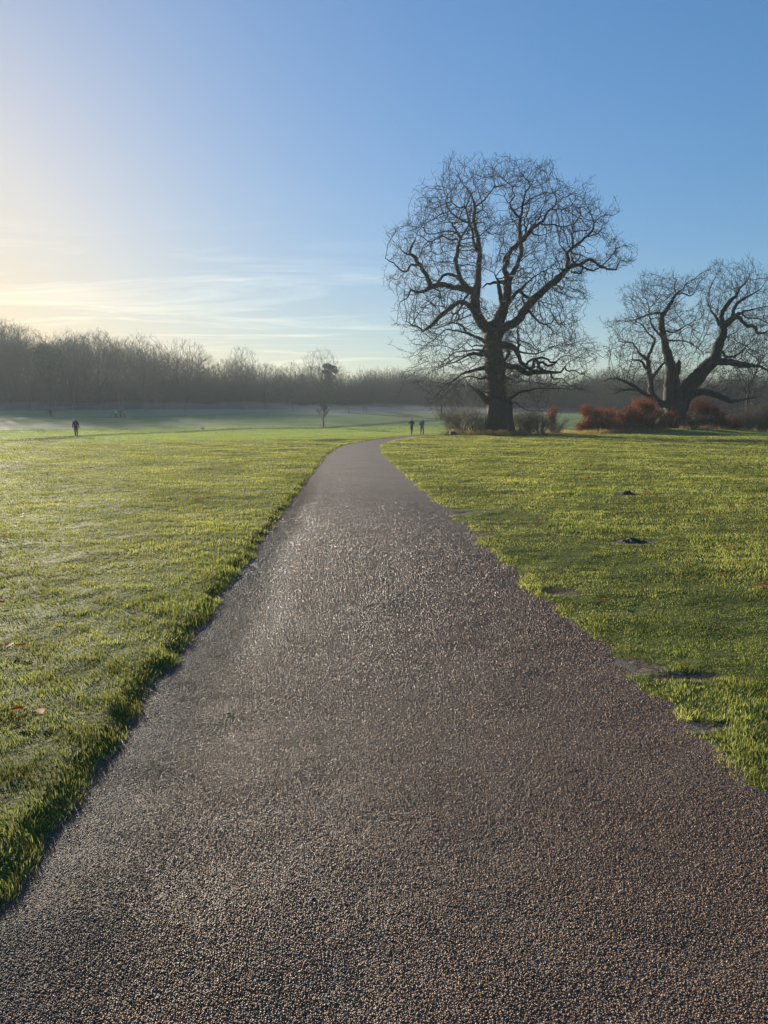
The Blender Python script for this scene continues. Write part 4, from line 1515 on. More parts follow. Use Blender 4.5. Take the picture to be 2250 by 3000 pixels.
TEMPL = {}
for kd, sd_ in (('round', 1), ('round', 2), ('tall', 3), ('tall', 4), ('vase', 5), ('vase', 6), ('slim', 7), ('dome', 8), ('big', 9)):
    me1, me2, SP, SR = wood_template(kd, sd_)
    TEMPL.setdefault(kd, []).append((me1, me2, SP, SR))
    me1.materials.append(M_bark2)
    me2.materials.append(M_twigfar)


def evergreen_mesh(name, seed, blobs, n, size, tint):
    r = np.random.default_rng(seed)
    P = []
    w_ = np.array([b[3] ** 2 for b in blobs])
    for b, c in zip(blobs, (n * w_ / w_.sum()).astype(int)):
        u = norm(r.normal(size=(c, 3))) * r.random((c, 1)) ** .35 * np.array([b[3], b[3], b[4]])
        u = u * (1 + .25 * np.sin(u[:, :1] * 5 / b[3] + seed) * np.cos(u[:, 2:] * 6 / b[3]))
        P.append(u + np.array(b[:3]))
    P = np.concatenate(P)
    t = np.array(tint) * r.uniform(.5, 1.5, (len(P), 1))
    return leaf_mesh(name, P, size, t, r)


WOOD_GROUP = 'bare trees along the edge of the wood'


def place_tree(kind, var, u, vtop, Y, label, group=WOOD_GROUP, name='bare_tree', wscale=1.0, rz=None, vbase=None):
    p = at(u, 1232, Y)
    z = float(H(p.x, Y))
    top = at(u, vtop, Y).z
    hh = max(top - z, 3)
    s = hh / 20.5
    me1, me2, SP, SR = TEMPL[kind][var % len(TEMPL[kind])]
    o = root(name, (p.x, Y, z - .1), label, 'tree', group, random.uniform(0, 6.28) if rz is None else rz)
    o.scale = (s * wscale, s * wscale, s)
    for nm, me in (('trunk', me1), ('crown', me2)):
        c = bpy.data.objects.new(nm, me)
        C.objects.link(c)
        c.parent = o
    return o, s


# the skyline of the wood, read off from left to right
def skyline(u):
    return np.interp(u, [-1600, -700, -300, 0, 60, 115, 150, 215, 300, 385, 430, 480, 540, 600, 640, 716, 780, 850, 943, 1010, 1060, 1130, 1200, 1300, 1500, 1700, 1780, 1880, 1960, 2080, 2250, 2600],
                     [850, 890, 915, 925, 945, 975, 985, 960, 962, 980, 970, 1010, 1005, 1020, 1045, 1022, 1050, 1066, 1060, 1070, 1066, 1066, 1072, 1078, 1082, 1092, 1066, 1056, 1062, 1085, 1075, 1080])


def wood_depth(u):
    return np.interp(u, [-1600, -600, 0, 600, 1100, 1500, 2300], [190, 215, 232, 250, 250, 235, 215])


feature = [
    ('round', 0, 430, 968, 236, 'round crowned bare tree standing clear above the left of the wood'),
    ('big', 0, 545, 990, 238, 'spreading open crowned bare oak above the dip in the wood skyline'),
    ('tall', 0, 155, 955, 240, 'slender bare tree poking up behind the dark leafy dome in the wood'),
    ('vase', 0, 716, 1010, 240, 'tall fan shaped bare tree mid wood, left of the ivy clad oak'),
    ('round', 1, 859, 1052, 238, 'small rounded bare tree on the skyline left of the ivy clad oak'),
    ('vase', 1, 215, 957, 236, 'tall fan shaped bare tree right of the dark leafy dome'),
    ('vase', 0, 30, 925, 230, 'tallest bare tree, at the left end of the wood'),
    ('vase', 1, 300, 958, 238, 'broad dense bare tree left of the round crowned one'),
    ('vase', 1, 95, 950, 232, 'dense bare tree next to the tallest one at the left end of the wood'),
]
for kd, vr, u, vt, Y, lb in feature:
    place_tree(kd, vr, u, vt, Y, lb, wscale=1.0 if kd != 'big' else .9)
kinds = ['vase', 'tall', 'round', 'slim', 'vase', 'round']
cnt = 0
LBF = 'bare brown grey tree in the front row of the misty wood'
LBB = 'bare brown grey tree deeper inside the misty wood'
for row, (dY, dv, stepu) in enumerate(((0, 14, 34), (14, 8, 36), (32, 10, 44))):
    u = -40 + row * 11
    while u < 1330:
        kd = kinds[random.randrange(6)]
        uu = u + random.uniform(-10, 10)
        vt = skyline(uu) + dv + random.uniform(-8, 34)
        Y = wood_depth(uu) + dY + random.uniform(-5, 6)
        place_tree(kd, random.randrange(2), uu, vt, Y, LBF if row == 0 else LBB, wscale=random.uniform(1.0, 1.35), group='front row of the misty wood' if row == 0 else 'trees deeper in the misty wood')
        u += stepu * random.uniform(.8, 1.2)
# the wood runs on beyond the left of the view
for u in range(-1500, -60, 62):
    uu = u + random.uniform(-20, 20)
    place_tree(kinds[random.randrange(6)], random.randrange(2), uu, skyline(uu) + random.uniform(-10, 40), wood_depth(uu) + random.uniform(-8, 20), LBB, group='trees deeper in the misty wood')
# right hand side, behind the oaks
for row, (dY, dv, stepu) in enumerate(((0, 6, 48), (22, 0, 60))):
    u = 1330 + row * 20
    while u < 2500:
        uu = u + random.uniform(-14, 14)
        kd = ('dome', 'round', 'dome', 'vase')[random.randrange(4)]
        place_tree(kd, random.randrange(2), uu, skyline(uu) + dv + random.uniform(-4, 18), wood_depth(uu) - 20 + dY + random.uniform(-6, 6), 'low spreading bare tree in the hedge line behind the two old oaks', group='low trees behind the old oaks')
        u += stepu * random.uniform(.85, 1.15)
place_tree('dome', 0, 1800, 1060, 150, 'wide domed grey brown tree behind the left russet bush', wscale=1.15, group='domed trees behind the russet bushes', name='domed_tree')
place_tree('dome', 0, 1910, 1056, 158, 'domed grey brown tree directly behind the low fork of the spreading oak', group='domed trees behind the russet bushes', name='domed_tree')
place_tree('dome', 0, 2230, 1120, 140, 'dark domed tree at the right edge behind the dry brush', group='domed trees behind the russet bushes', name='domed_tree')

place_tree('big', 0, 2186, 905, 106, 'bare tree with upright trunk at the right edge, behind the spreading oak', group=None, name='bare_tree', wscale=.75, rz=2.0)
# ivy clad oak in the middle of the wood
o, s = place_tree('big', 0, 943, 1018, 236, 'wide bare oak on the wood edge with dark ivy clumps in its top', group=None, name='ivy_clad_oak', wscale=.82, rz=.6)
ev = evergreen_mesh('ivy', 4, [(2.2, -1, 14.6, 2.0, .9), (4.2, -1, 14.0, 2.0, .9), (5.6, -1, 12.9, 1.3, .8), (1.5, -1, 12.8, 1.4, .9), (3.0, -1, 12.8, 1.2, 1.5), (3.2, -.5, 11.2, 2.2, 1.4), (2.0, -.5, 9.4, 2.3, 1.6), (3.4, -.5, 7.6, 2.6, 1.8), (1.6, -.5, 5.6, 2.4, 1.8), (3.0, -.5, 3.6, 2.6, 2.0), (.4, -.5, 2.4, 2.0, 1.8)], 9000, .40, (.020, .030, .016))
c = link('ivy_clump', ev, M_ever, o)
c.rotation_euler = (0, 0, -.6)
# leafy dark dome at the left
o, s = place_tree('tall', 1, 150, 1000, 226, 'dark evergreen domed tree near the left end of the wood', group=None, name='evergreen_tree', wscale=1.2)
ev = evergreen_mesh('needles', 5, [(0, 0, 17.5, 3.4, 2.2), (-2, 1, 14, 2.8, 2), (2.2, -1, 14.3, 2.6, 2), (0, 0, 11, 2.8, 2.2), (1, 0, 7.5, 2.2, 1.8)], 8000, .45, (.02, .03, .018))
link('foliage', ev, M_ever, o)
# small dark pine seen under the big oak's right arm
o, s = place_tree('slim', 0, 1512, 1058, 228, 'dark flat topped pine seen below the lower right limbs of the huge oak', group=None, name='pine_tree')
ev = evergreen_mesh('needles', 6, [(0, 0, 18.5, 3.6, 1.2), (1.5, 0, 16.2, 3.4, 1.2), (-1.5, 0, 14.2, 3, 1.2)], 3000, .5, (.02, .032, .018))
link('foliage', ev, M_ever, o)


# undergrowth that closes the foot of the wood
def undergrowth():
    r = np.random.default_rng(9)
    T = Tubes()
    n = 60000
    u = r.uniform(-700, 2500, n)
    Y = wood_depth(u) - np.where(u > 1330, 16, 0) + r.uniform(-2, 34, n)
    rx = u - 1125
    den = F * math.cos(TH) + 268 * math.sin(TH)
    X = rx / den * Y
    Z = H(X, Y)
    hgt = r.uniform(.8, 1, n) * (5.5 + 5.5 * np.clip(fbm(X, Y, 17, 51) + .5, 0, 1.3)) * (1 + .25 * (Y - wood_depth(u)) / 25)
    b = np.stack([X, Y, Z - .1], -1)
    d = norm(np.stack([r.normal(size=n) * .35, r.normal(size=n) * .35, np.ones(n)], -1))
    p1 = b + d * hgt[:, None] * .55
    p2 = p1 + norm(d + r.normal(size=(n, 3)) * .4) * hgt[:, None] * .5
    T.batch(np.stack([b, p1, p2], 1), np.stack([np.full(n, .05), np.full(n, .035), np.full(n, .015)], 1), 3)
    for s in range(4):
        q = b + (p1 - b) * r.uniform(.15, 1, (n, 1)) + (p2 - p1) * r.random((n, 1)) * (s > 1)
        e = q + norm(r.normal(size=(n, 3)) + np.array([0, 0, .5])) * hgt[:, None] * r.uniform(.15, .4, (n, 1))
        T.batch(np.stack([q, e], 1), np.tile([.035, .012], (n, 1)), 3)
    link('woodland_undergrowth', T.mesh('undergrowth'), M_twigfar, kind='stuff', label='tangled brown undergrowth closing the foot of the wood', cat='undergrowth')


undergrowth()


# ------------------------------------------------------------------ shrubs
def shrub_mesh(seed, h, wdt, stems, rt=.012, arch=.6, dens=5):
    r = np.random.default_rng(seed)
    T = Tubes()
    n = stems
    a = r.uniform(0, 2 * math.pi, n)
    b = np.stack([np.cos(a) * wdt * .12 * r.random(n), np.sin(a) * wdt * .12 * r.random(n), np.zeros(n) - .05], -1)
    out = r.uniform(.1, 1, n)[:, None]
    dirh = np.stack([np.cos(a), np.sin(a), np.zeros(n)], -1)
    up = np.array([0, 0, 1.0])
    hh = h * r.uniform(.55, 1.05, (n, 1))
    pts = [b]
    for t in (.33, .66, 1.0):
        p = b + dirh * out * wdt * .5 * t ** 1.2 + up * hh * (t - arch * .25 * t ** 3 * out) + r.normal(size=(n, 3)) * .06 * h * t
        pts.append(p)
    P = np.stack(pts, 1)
    T.batch(P, np.tile([rt * 1.6, rt * 1.3, rt, rt * .6], (n, 1)), 4)
    tips = []
    for s in range(dens):
        t = r.uniform(.8, 2.95, n)
        i = t.astype(int)
        f = (t - i)[:, None]
        q = P[np.arange(n), i] * (1 - f) + P[np.arange(n), np.minimum(i + 1, 3)] * f
        d = norm(dirh * .4 + r.normal(size=(n, 3)) * .6 + up * .5)
        ln = h * r.uniform(.14, .34, (n, 1))
        e1 = q + d * ln * .5
        e2 = e1 + norm(d + r.normal(size=(n, 3)) * .5) * ln * .5
        T.batch(np.stack([q, e1, e2], 1), np.tile([rt * .8, rt * .65, rt * .4], (n, 1)), 3)
        e3 = e1 + norm(d + r.normal(size=(n, 3)) * .8) * ln * .5
        T.batch(np.stack([e1, e3], 1), np.tile([rt * .6, rt * .35], (n, 1)), 3)
        tips += [e2, e3]
    return T.mesh('branches'), np.concatenate(tips)


def foot(u, v=None, Y=None):
    """a point standing on the ground below pixel column u, at depth Y or where the pixel row meets the ground"""
    if Y is None:
        x, y = ground(u, v)
    else:
        x, y = at(u, 1240, Y).x, Y
    return (float(x), float(y), float(H(x, y)))


def bare_shrub(u, Y, h, wdt, stems, seed, label, leaves=0, rt=.013, name='bare_shrub', group=None):
    me, tips = shrub_mesh(seed, h, wdt, stems, rt)
    p = foot(u, Y=Y)
    o = root(name, p, label, 'shrub', group)
    link('branches', me, M_scrub, o)
    if leaves:
        r = np.random.default_rng(seed + 5)
        P = tips[r.integers(0, len(tips), leaves)] + r.normal(size=(leaves, 3)) * .08
        t = np.array([.13, .10, .05]) * r.uniform(.4, 1.4, (leaves, 1))
        link('leaves', leaf_mesh('few_leaves', P, .07, t, r), M_leaf, o)
    return o


OB = 'bare shrubs round the foot of the huge oak'
bare_shrub(1390, 80.5, 3.2, 3.0, 50, 1, 'tall bare shrub leaning against the left side of the huge oak trunk', 240, group=OB)
bare_shrub(1352, 78.5, 2.9, 4.6, 70, 2, 'widest bare shrub, left end of the scrub round the huge oak', 300, group=OB)
bare_shrub(1412, 78.5, 1.9, 1.6, 40, 3, 'low bare shrub beside the left root of the huge oak', 60, group=OB)
bare_shrub(1532, 80.5, 2.9, 3.6, 80, 4, 'bare shrub touching the right root of the huge oak', 160, group=OB)
bare_shrub(1560, 79.5, 2.6, 3.8, 80, 5, 'second bare shrub right of the huge oak trunk', 120, group=OB)
bare_shrub(1582, 77, 2.6, 3.6, 46, 6, 'open thorny shrub with thin dark stems standing right of the huge oak', 60, rt=.018, group=OB)
bare_shrub(1628, 80, 2.0, 3.4, 46, 7, 'outermost thin shrub on the right of the huge oak, in dry grass', 60, group=OB)
bare_shrub(1325, 84, 4.0, 4.2, 60, 8, 'tall hazy bare shrub behind the left side of the huge oak', 200, group=OB)
for i, (u, Y, h) in enumerate(((2190, 96, 3.6), (2235, 98, 4.2), (2275, 97, 3.8), (2140, 101, 3.0))):
    bare_shrub(u, Y, h, 4.5, 170, 20 + i, ('dry brown brush just right of the russet bushes', 'tallest dry brown brush at the right edge', 'dry brown brush running out of the right edge', 'low dry brown brush behind the right russet bush')[i], 150, group='dry brush at the right edge')


# ------------------------------------------------------------------ russet beech bushes
def russet_bush(center_u, Y, blobs, n, label, seed, dark=1.0):
    r = np.random.default_rng(seed)
    p = foot(center_u, Y=Y)
    o = root('russet_bush', p, label, 'bush', 'russet leaved bushes round the spreading oak')
    T = Tubes()
    Pl = []
    vol = np.array([b[3] * b[4] for b in blobs])
    for b, c in zip(blobs, (n * vol / vol.sum()).astype(int)):
        # twigs radiate through each lobe, the leaves sit along them in sprays
        m = max(12, c // 16)
        e = norm(r.normal(size=(m, 3))) * r.random((m, 1)) ** .33 * np.array([b[3], b[3] * .9, b[4]])
        e = e * (1 + .22 * r.normal(size=(m, 1)))
        e = e + np.array(b[:3])
        e[:, 2] = np.maximum(e[:, 2], .12)
        s0 = np.array([b[0] * .8, b[1], 0.0]) + r.normal(size=(m, 3)) * np.array([.25, .25, 0]) * b[3]
        s0[:, 2] = -.05
        mid = s0 * .4 + e * .6 + np.array([0, 0, .25])
        T.batch(np.stack([s0, mid, e], 1), np.tile([.022, .014, .006], (m, 1)), 3)
        k = r.integers(0, m, c)
        f = r.uniform(.35, 1.05, (c, 1))
        Pl.append(mid[k] * (1 - f) + e[k] * f + r.normal(size=(c, 3)) * .13)
    P = np.concatenate(Pl)
    P[:, 2] = np.maximum(P[:, 2], .05)
    hue = r.random((len(P), 1))
    t = np.array([.24, .050, .026]) * (1 - hue) + np.array([.32, .11, .045]) * hue
    t = t * r.uniform(.35, 1.25, (len(P), 1)) * dark
    link('branches', T.mesh('branches'), M_scrub, o)
    link('leaves', leaf_mesh('leaves', P, .15, t, r), M_leaf, o)
    return o


# lobes: x, y, z, radius, height radius (metres, from the foot of the bush)
rb_ = np.random.default_rng(8)
LB = [(x, rb_.normal() * .5, max(.5, z + rb_.normal() * .25), rb_.uniform(.6, 1.25), rb_.uniform(.5, .95)) for x, z in ((-4.6, .5), (-4.0, 1.0), (-3.9, 2.4), (-3.2, .8), (-3.1, 1.9), (-2.4, 1.3), (-2.0, 2.4), (-1.4, .8), (-1.0, 2.0), (-.3, 1.2), (.2, 2.3), (.6, .8), (1.1, 1.8), (1.5, 2.9), (1.9, 1.0), (2.4, 2.4), (2.7, 3.6), (3.0, 1.4), (3.5, 2.6), (3.9, 3.3), (4.3, 1.5), (4.9, 2.4), (5.4, 1.2), (6.0, 1.9), (3.2, .6), (4.8, .6))]
russet_bush(1810, 88, LB, 23000, 'large copper red leafy bush spreading left of the low forked oak', 31, .68)
RB = [(x, rb_.normal() * .5, max(.5, z + rb_.normal() * .25), rb_.uniform(.6, 1.2), rb_.uniform(.5, .95)) for x, z in ((-2.6, .9), (-2.2, 2.3), (-1.6, 1.4), (-1.2, 3.4), (-.6, .8), (-.4, 2.4), (.1, 3.6), (.4, 1.4), (1.0, 2.6), (1.5, .9), (1.9, 1.9), (2.4, .7), (2.9, 1.1))]
russet_bush(2062, 94, RB, 11000, 'dark red leafy bush right of the low forked oak trunk', 32, .34)
russet_bush(2140, 96, [(0, 0, .9, 1.3, .9), (.9, .3, 1.0, 1.0, .8), (-.7, .2, 1.4, .8, .8)], 3500, 'smallest low red bush, between the dark red bush and the dry brush', 33, .5)
russet_bush(1617, 81, [(0, 0, 2.4, .62, .75), (.2, 0, 1.5, .35, .6)], 800, 'small isolated spray of red leaves on a thin shrub between the two old oaks', 34, .7)


# ------------------------------------------------------------------ dry grass fringe under the oaks, one mass
def dry_fringe():
    r = np.random.default_rng(61)
    n = 26000
    segs = [((1300, 76.5), (1500, 74.5), 1.0), ((1430, 75.6), (1560, 75.2), .8), ((1560, 79), (1800, 84.5), 1.6), ((1680, 84), (1960, 87.4), 1.6), ((1990, 88), (2260, 93), 1.3), ((1700, 83.4), (1850, 85), 1.2)]
    k = r.integers(0, len(segs), n)
    t = r.random(n)
    U = np.array([s[0][0] for s in segs])[k] * (1 - t) + np.array([s[1][0] for s in segs])[k] * t
    Y = np.array([s[0][1] for s in segs])[k] * (1 - t) + np.array([s[1][1] for s in segs])[k] * t + r.normal(size=n) * np.array([s[2] for s in segs])[k] * .6
    X = (U - 1125) / (F * math.cos(TH) + 262 * math.sin(TH)) * Y
    cl = np.clip(fbm(X, Y, 1.6, 71) + .35, 0, 1)
    keep = r.random(n) < cl + .15
    X, Y, cl, k = X[keep], Y[keep], cl[keep], k[keep]
    n = len(X)
    h = r.uniform(.18, .55, n) * (.5 + .8 * cl)
    w_ = r.uniform(.008, .02, n)
    a = r.uniform(0, 6.28, n)
    z = H(X, Y)
    lx, ly = r.normal(size=n) * .25 * h, r.normal(size=n) * .25 * h
    A = np.stack([X - np.cos(a) * w_, Y - np.sin(a) * w_, z - .02], -1)
    B = np.stack([X + np.cos(a) * w_, Y + np.sin(a) * w_, z - .02], -1)
    Cc = np.stack([X + lx, Y + ly, z + h], -1)
    V = np.stack([A, B, Cc], 1).reshape(-1, 3)
    me = mesh_np('dry_grass', V, tris=np.arange(3 * n).reshape(-1, 3))
    hue = r.random((n, 1))
    col = np.array([.30, .17, .08]) * hue + np.array([.26, .22, .12]) * (1 - hue)
    col = col * r.uniform(.5, 1.2, (n, 1))
    color_attr(me, 'tint', np.repeat(col, 3, 0))
    link('dry_grass', me, M_grass, kind='stuff', label='orange brown dry grass fringe under the oaks and bushes', cat='dry grass')


dry_fringe()


# ------------------------------------------------------------------ young trees on the meadow
def young_tree(u, v, h, label, seed, stake=False, name='young_tree', spread=.3, bare_to=.35, lean=0, Y=None, droop=0.0, tr=.05):
    r = np.random.default_rng(seed)
    p = foot(u, v, Y)
    o = root(name, p, label, 'tree', 'young trees on the meadow')
    T1, T2 = Tubes(), Tubes()
    z = np.linspace(0, 1, 9)
    tx = lean * z + r.normal(size=9) * .02 * h * z
    P = np.stack([tx, r.normal(size=9) * .01 * h, z * h * .9 - .05], -1)
    T1.batch(P, tr * (1.15 - .85 * z), 7)
    n = 26
    t = r.uniform(bare_to, .98, n)
    b = np.stack([np.interp(t, z, P[:, 0]), np.interp(t, z, P[:, 1]), np.interp(t, z, P[:, 2])], -1)
    a = r.uniform(0, 6.28, n)
    d = norm(np.stack([np.cos(a), np.sin(a), .75 - droop + 0 * a], -1))
    ln = (h * spread * (1.25 - t))[:, None]
    p1 = b + d * ln * .5
    p2 = p1 + norm(d + np.array([0, 0, .45 - droop])) * ln * .6
    T2.batch(np.stack([b, p1, p2], 1), np.tile([tr * .35, tr * .25, tr * .12], (n, 1)), 4)
    for s in range(9):
        f = r.random((n, 1))
        q = p1 * (1 - f) + p2 * f
        e = q + norm(d * .6 + r.normal(size=(n, 3)) * .6 + np.array([0, 0, .4 - droop])) * ln * r.uniform(.25, .55, (n, 1))
        T2.batch(np.stack([q, e], 1), np.tile([tr * .2, tr * .1], (n, 1)), 3)
        q2 = (q + e) / 2
        e2 = q2 + norm(r.normal(size=(n, 3)) + np.array([0, 0, .6 - droop])) * ln * .25
        T2.batch(np.stack([q2, e2], 1), np.tile([tr * .14, tr * .08], (n, 1)), 3)
    link('trunk', T1.mesh('trunk'), M_bark2, o)
    link('crown', T2.mesh('crown'), M_scrub, o)
    if stake:
        for s in (-1, 1):
            T = Tubes()
            x = .22 * s
            T.batch(np.array([(x, 0, -.1), (x, 0, h * .42), (x, 0, h * .43)]), np.array([.035, .035, .01]), 8)
            link('stake', T.mesh('stake'), M_wood, o)
        T = Tubes()
        T.batch(np.array([(-.26, 0, h * .38), (-.1, .02, h * .38), (.1, .02, h * .38), (.26, 0, h * .38)]), np.array([.022] * 4), 6)
        link('tree_tie', T.mesh('tie'), M_pale, o)
    return o


M_wood = simple_mat('stake_wood', (.06, .045, .032), (.12, .09, .065), scale=8)
M_pale = simple_mat('pale_tie', (.35, .33, .3), (.45, .42, .38), scale=8, bump=0)
young_tree(948, 1251, 4.1, 'young bare staked tree standing alone on the meadow left of the two joggers', 1, stake=True, tr=.10, spread=.42, bare_to=.33)
young_tree(1023, 1211, 3.4, 'tiny sapling far off between the distant walkers', 2, tr=.10, spread=.16, bare_to=.2)
young_tree(1293, 1229, 5.8, 'small dark trunked tree right of the joggers, its crown lost in the oak twigs', 3, tr=.14, spread=.5, bare_to=.42, droop=.3)
young_tree(361, 1206, 6.0, 'hazy young tree behind the walkers in bright yellow jackets', 4, tr=.17, spread=.45, bare_to=.3)
young_tree(1240, 1206, 2.2, 'faint little sapling far behind the joggers near the foot of the wood', 5, tr=.07, spread=.2, bare_to=.2)


# ------------------------------------------------------------------ figures
def flat(name, c, rough=.75, spec=.3):
    return simple_mat(name, tuple(v * .85 for v in c), tuple(min(1, v * 1.1) for v in c), scale=14, rough=rough, bump=.15, bscale=60, bdist=.004, spec=spec)


M_skin = flat('skin', (.42, .26, .19), .5)
M_navy = flat('navy_cloth', (.018, .02, .028))
M_black = flat('black_cloth', (.014, .014, .016))
M_steel = flat('grey_blue_cloth', (.14, .165, .17))
M_palehat = flat('pale_knit', (.50, .56, .56))
M_grey = flat('grey_cloth', (.10, .10, .11))
M_dgrey = flat('dark_grey_cloth', (.035, .037, .045))
M_lime = flat('lime_cloth', (.22, .75, .06), .6)
M_olive = flat('yellow_green_cloth', (.36, .42, .05), .6)
M_maroon = flat('dull_maroon_cloth', (.055, .03, .03))
M_shoe = flat('pink_shoe', (.45, .10, .10), .5)
M_whiteshoe = flat('white_shoe', (.6, .6, .6), .5)
M_hair = flat('dark_hair', (.02, .015, .012), .5)
M_whitehair = flat('white_hair', (.55, .56, .58), .6)


def skin_mesh(nodes, edges, lv=1):
    """nodes: (x, y, z, rx[, ry]); returns a plain mesh grown with the Skin modifier"""
    me = bpy.data.meshes.new('sk')
    me.from_pydata([n[:3] for n in nodes], edges, [])
    ob = bpy.data.objects.new('tmp_skin', me)
    C.objects.link(ob)
    md = ob.modifiers.new('Skin', 'SKIN')
    md.use_smooth_shade = True
    sd = me.skin_vertices[0].data
    for i, n in enumerate(nodes):
        sd[i].radius = (n[3], n[4] if len(n) > 4 else n[3])
        sd[i].use_root = (i == 0)
    m2 = ob.modifiers.new('Sub', 'SUBSURF')
    m2.levels = m2.render_levels = lv
    dg = bpy.context.evaluated_depsgraph_get()
    dg.update()
    out = bpy.data.meshes.new_from_object(ob.evaluated_get(dg))
    bpy.data.objects.remove(ob)
    bpy.data.meshes.remove(me)
    for p in out.polygons:
        p.use_smooth = True
    return out


def person(loc, label, rz=0, height=1.74, top=M_navy, legs=M_black, shoes=M_black, head=M_hair, stride=.3, phase=1, bent=True, coat=0.0, hood=False, hat=False, group=None, armswing=.25):
    """faces +Y at rz=0; stride = half step length, phase chooses the forward leg"""
    o = root('person', loc, label, 'person', group, rz)
    s = height / 1.74
    J = {}
    J['pel'] = (0, 0, .92)
    J['hem'] = (0, 0, .86)
    J['coll'] = (0, .03, 1.55)
    J['belt'] = (0, .005, 1.10)
    J['waist'] = (0, .01, 1.08)
    J['chest'] = (0, .03, 1.28)
    J['upch'] = (0, .03, 1.42)
    J['neck'] = (0, .03, 1.50)
    J['jaw'] = (0, .06, 1.57)
    J['head'] = (0, .045, 1.64)
    J['crown'] = (0, .035, 1.70)
    for sd, k in ((-1, 'l'), (1, 'r')):
        f = phase * sd
        J['hip' + k] = (.09 * sd, 0, .90)
        J['sh' + k] = (.185 * sd, .02, 1.40)
        if f > 0:       # leading leg
            J['kn' + k] = (.09 * sd, .10 + stride * .45, .50)
            J['an' + k] = (.08 * sd, stride * .75, .09)
            J['to' + k] = (.085 * sd, stride * .75 + .16, .035)
        else:
            J['kn' + k] = (.085 * sd, .02 - stride * .25, .48)
            J['an' + k] = (.08 * sd, -stride * 1.05, .12 + stride * .18)
            J['to' + k] = (.085 * sd, -stride * 1.05 + .13, .035 + stride * .05)
        sw = -f * armswing
        if bent:
            J['el' + k] = (.27 * sd, -.12 + sw * .4, 1.16)
            J['wr' + k] = (.19 * sd, .10 + sw, 1.17)
            hd = (-.25 * sd, .9, .25)
        else:
            J['el' + k] = (.24 * sd, -.02 + sw * .5, 1.13)
            J['wr' + k] = (.25 * sd, .05 + sw, .89)
            hd = (0, .35, -.95)
        w_ = np.array(J['wr' + k])
        d = np.array(hd)
        d = d / np.linalg.norm(d)
        J['pa' + k] = tuple(w_ + d * .07)
        side = np.array((1, 0, 0)) if abs(d[0]) < .9 else np.array((0, 1, 0))
        fw = np.cross(d, side)
        fw = fw / np.linalg.norm(fw)
        for q, (off, ln) in enumerate(((-.033, .065), (-.011, .08), (.011, .075), (.033, .055))):
            b = w_ + d * .085 + fw * off
            J[f'f{q}a{k}'] = tuple(b)
            J[f'f{q}b{k}'] = tuple(b + d * ln * .5 - side * sd * .012)
            J[f'f{q}c{k}'] = tuple(b + d * ln * .85 - side * sd * .04)
        J['tha' + k] = tuple(w_ + d * .03 - side * sd * .02 + fw * .04)
        J['thb' + k] = tuple(w_ + d * .075 - side * sd * .035 + fw * .06)
    Rr = dict(pel=(.15, .115), waist=(.135, .105), chest=(.155, .115), upch=(.13, .095), neck=(.052, .052), jaw=(.062, .07), head=(.078, .095), crown=(.055, .07))
    for k in 'lr':
        Rr.update({'hip' + k: (.088, .088), 'kn' + k: (.052, .052), 'an' + k: (.038, .038), 'to' + k: (.036, .03), 'sh' + k: (.055, .055), 'el' + k: (.038, .038), 'wr' + k: (.026, .026), 'pa' + k: (.034, .02), 'tha' + k: (.012, .012), 'thb' + k: (.009, .009)})
        for q in range(4):
            Rr.update({f'f{q}a{k}': (.010, .010), f'f{q}b{k}': (.009, .009), f'f{q}c{k}': (.007, .007)})
    E_ = [('pel', 'waist'), ('waist', 'chest'), ('chest', 'upch'), ('upch', 'neck'), ('neck', 'jaw'), ('jaw', 'head'), ('head', 'crown')]
    # nose and ears
    J['nose'] = (0, .155, 1.615)
    Rr['nose'] = (.014, .014)
    E_.append(('head', 'nose'))
    for sd, k in ((-1, 'l'), (1, 'r')):
        E_ += [('pel', 'hip' + k), ('hip' + k, 'kn' + k), ('kn' + k, 'an' + k), ('an' + k, 'to' + k), ('upch', 'sh' + k), ('sh' + k, 'el' + k), ('el' + k, 'wr' + k), ('wr' + k, 'pa' + k), ('wr' + k, 'tha' + k), ('tha' + k, 'thb' + k)]
        for q in range(4):
            E_ += [('pa' + k, f'f{q}a{k}'), (f'f{q}a{k}', f'f{q}b{k}'), (f'f{q}b{k}', f'f{q}c{k}')]

    def grow(keys, edges, extra=0.0, scale=1.0):
        ks = list(keys)
        nodes = []
        for q in ks:
            x, y, z = J[q]
            a, b = Rr[q]
            nodes.append((x * s, y * s, z * s, (a * scale + extra) * s, (b * scale + extra) * s))
        ix = {q: i for i, q in enumerate(ks)}
        return skin_mesh(nodes, [(ix[a], ix[b]) for a, b in edges if a in ix and b in ix])
    keys = ['pel'] + [q for q in J if q not in ('pel', 'hem', 'coll', 'belt')]
    link('body', grow(keys, E_), M_skin, o)
    # jacket
    jk = ['chest', 'waist', 'upch', 'shl', 'shr', 'ell', 'elr', 'wrl', 'wrr', 'pel', 'neck', 'hem', 'coll']
    R2 = dict(Rr)
    Rr['neck'] = (.05, .05)
    Rr['coll'], Rr['hem'], Rr['belt'] = (.05, .05), (.15, .115), (.11, .085)
    link('coat' if coat else 'jacket', grow(jk, E_ + [('pel', 'hem'), ('neck', 'coll')], .024), top, o)
    # trousers
    tk = ['pel', 'hipl', 'hipr', 'knl', 'knr', 'anl', 'anr', 'belt']
    link('trousers', grow(tk, E_ + [('pel', 'belt')], .016), legs, o)
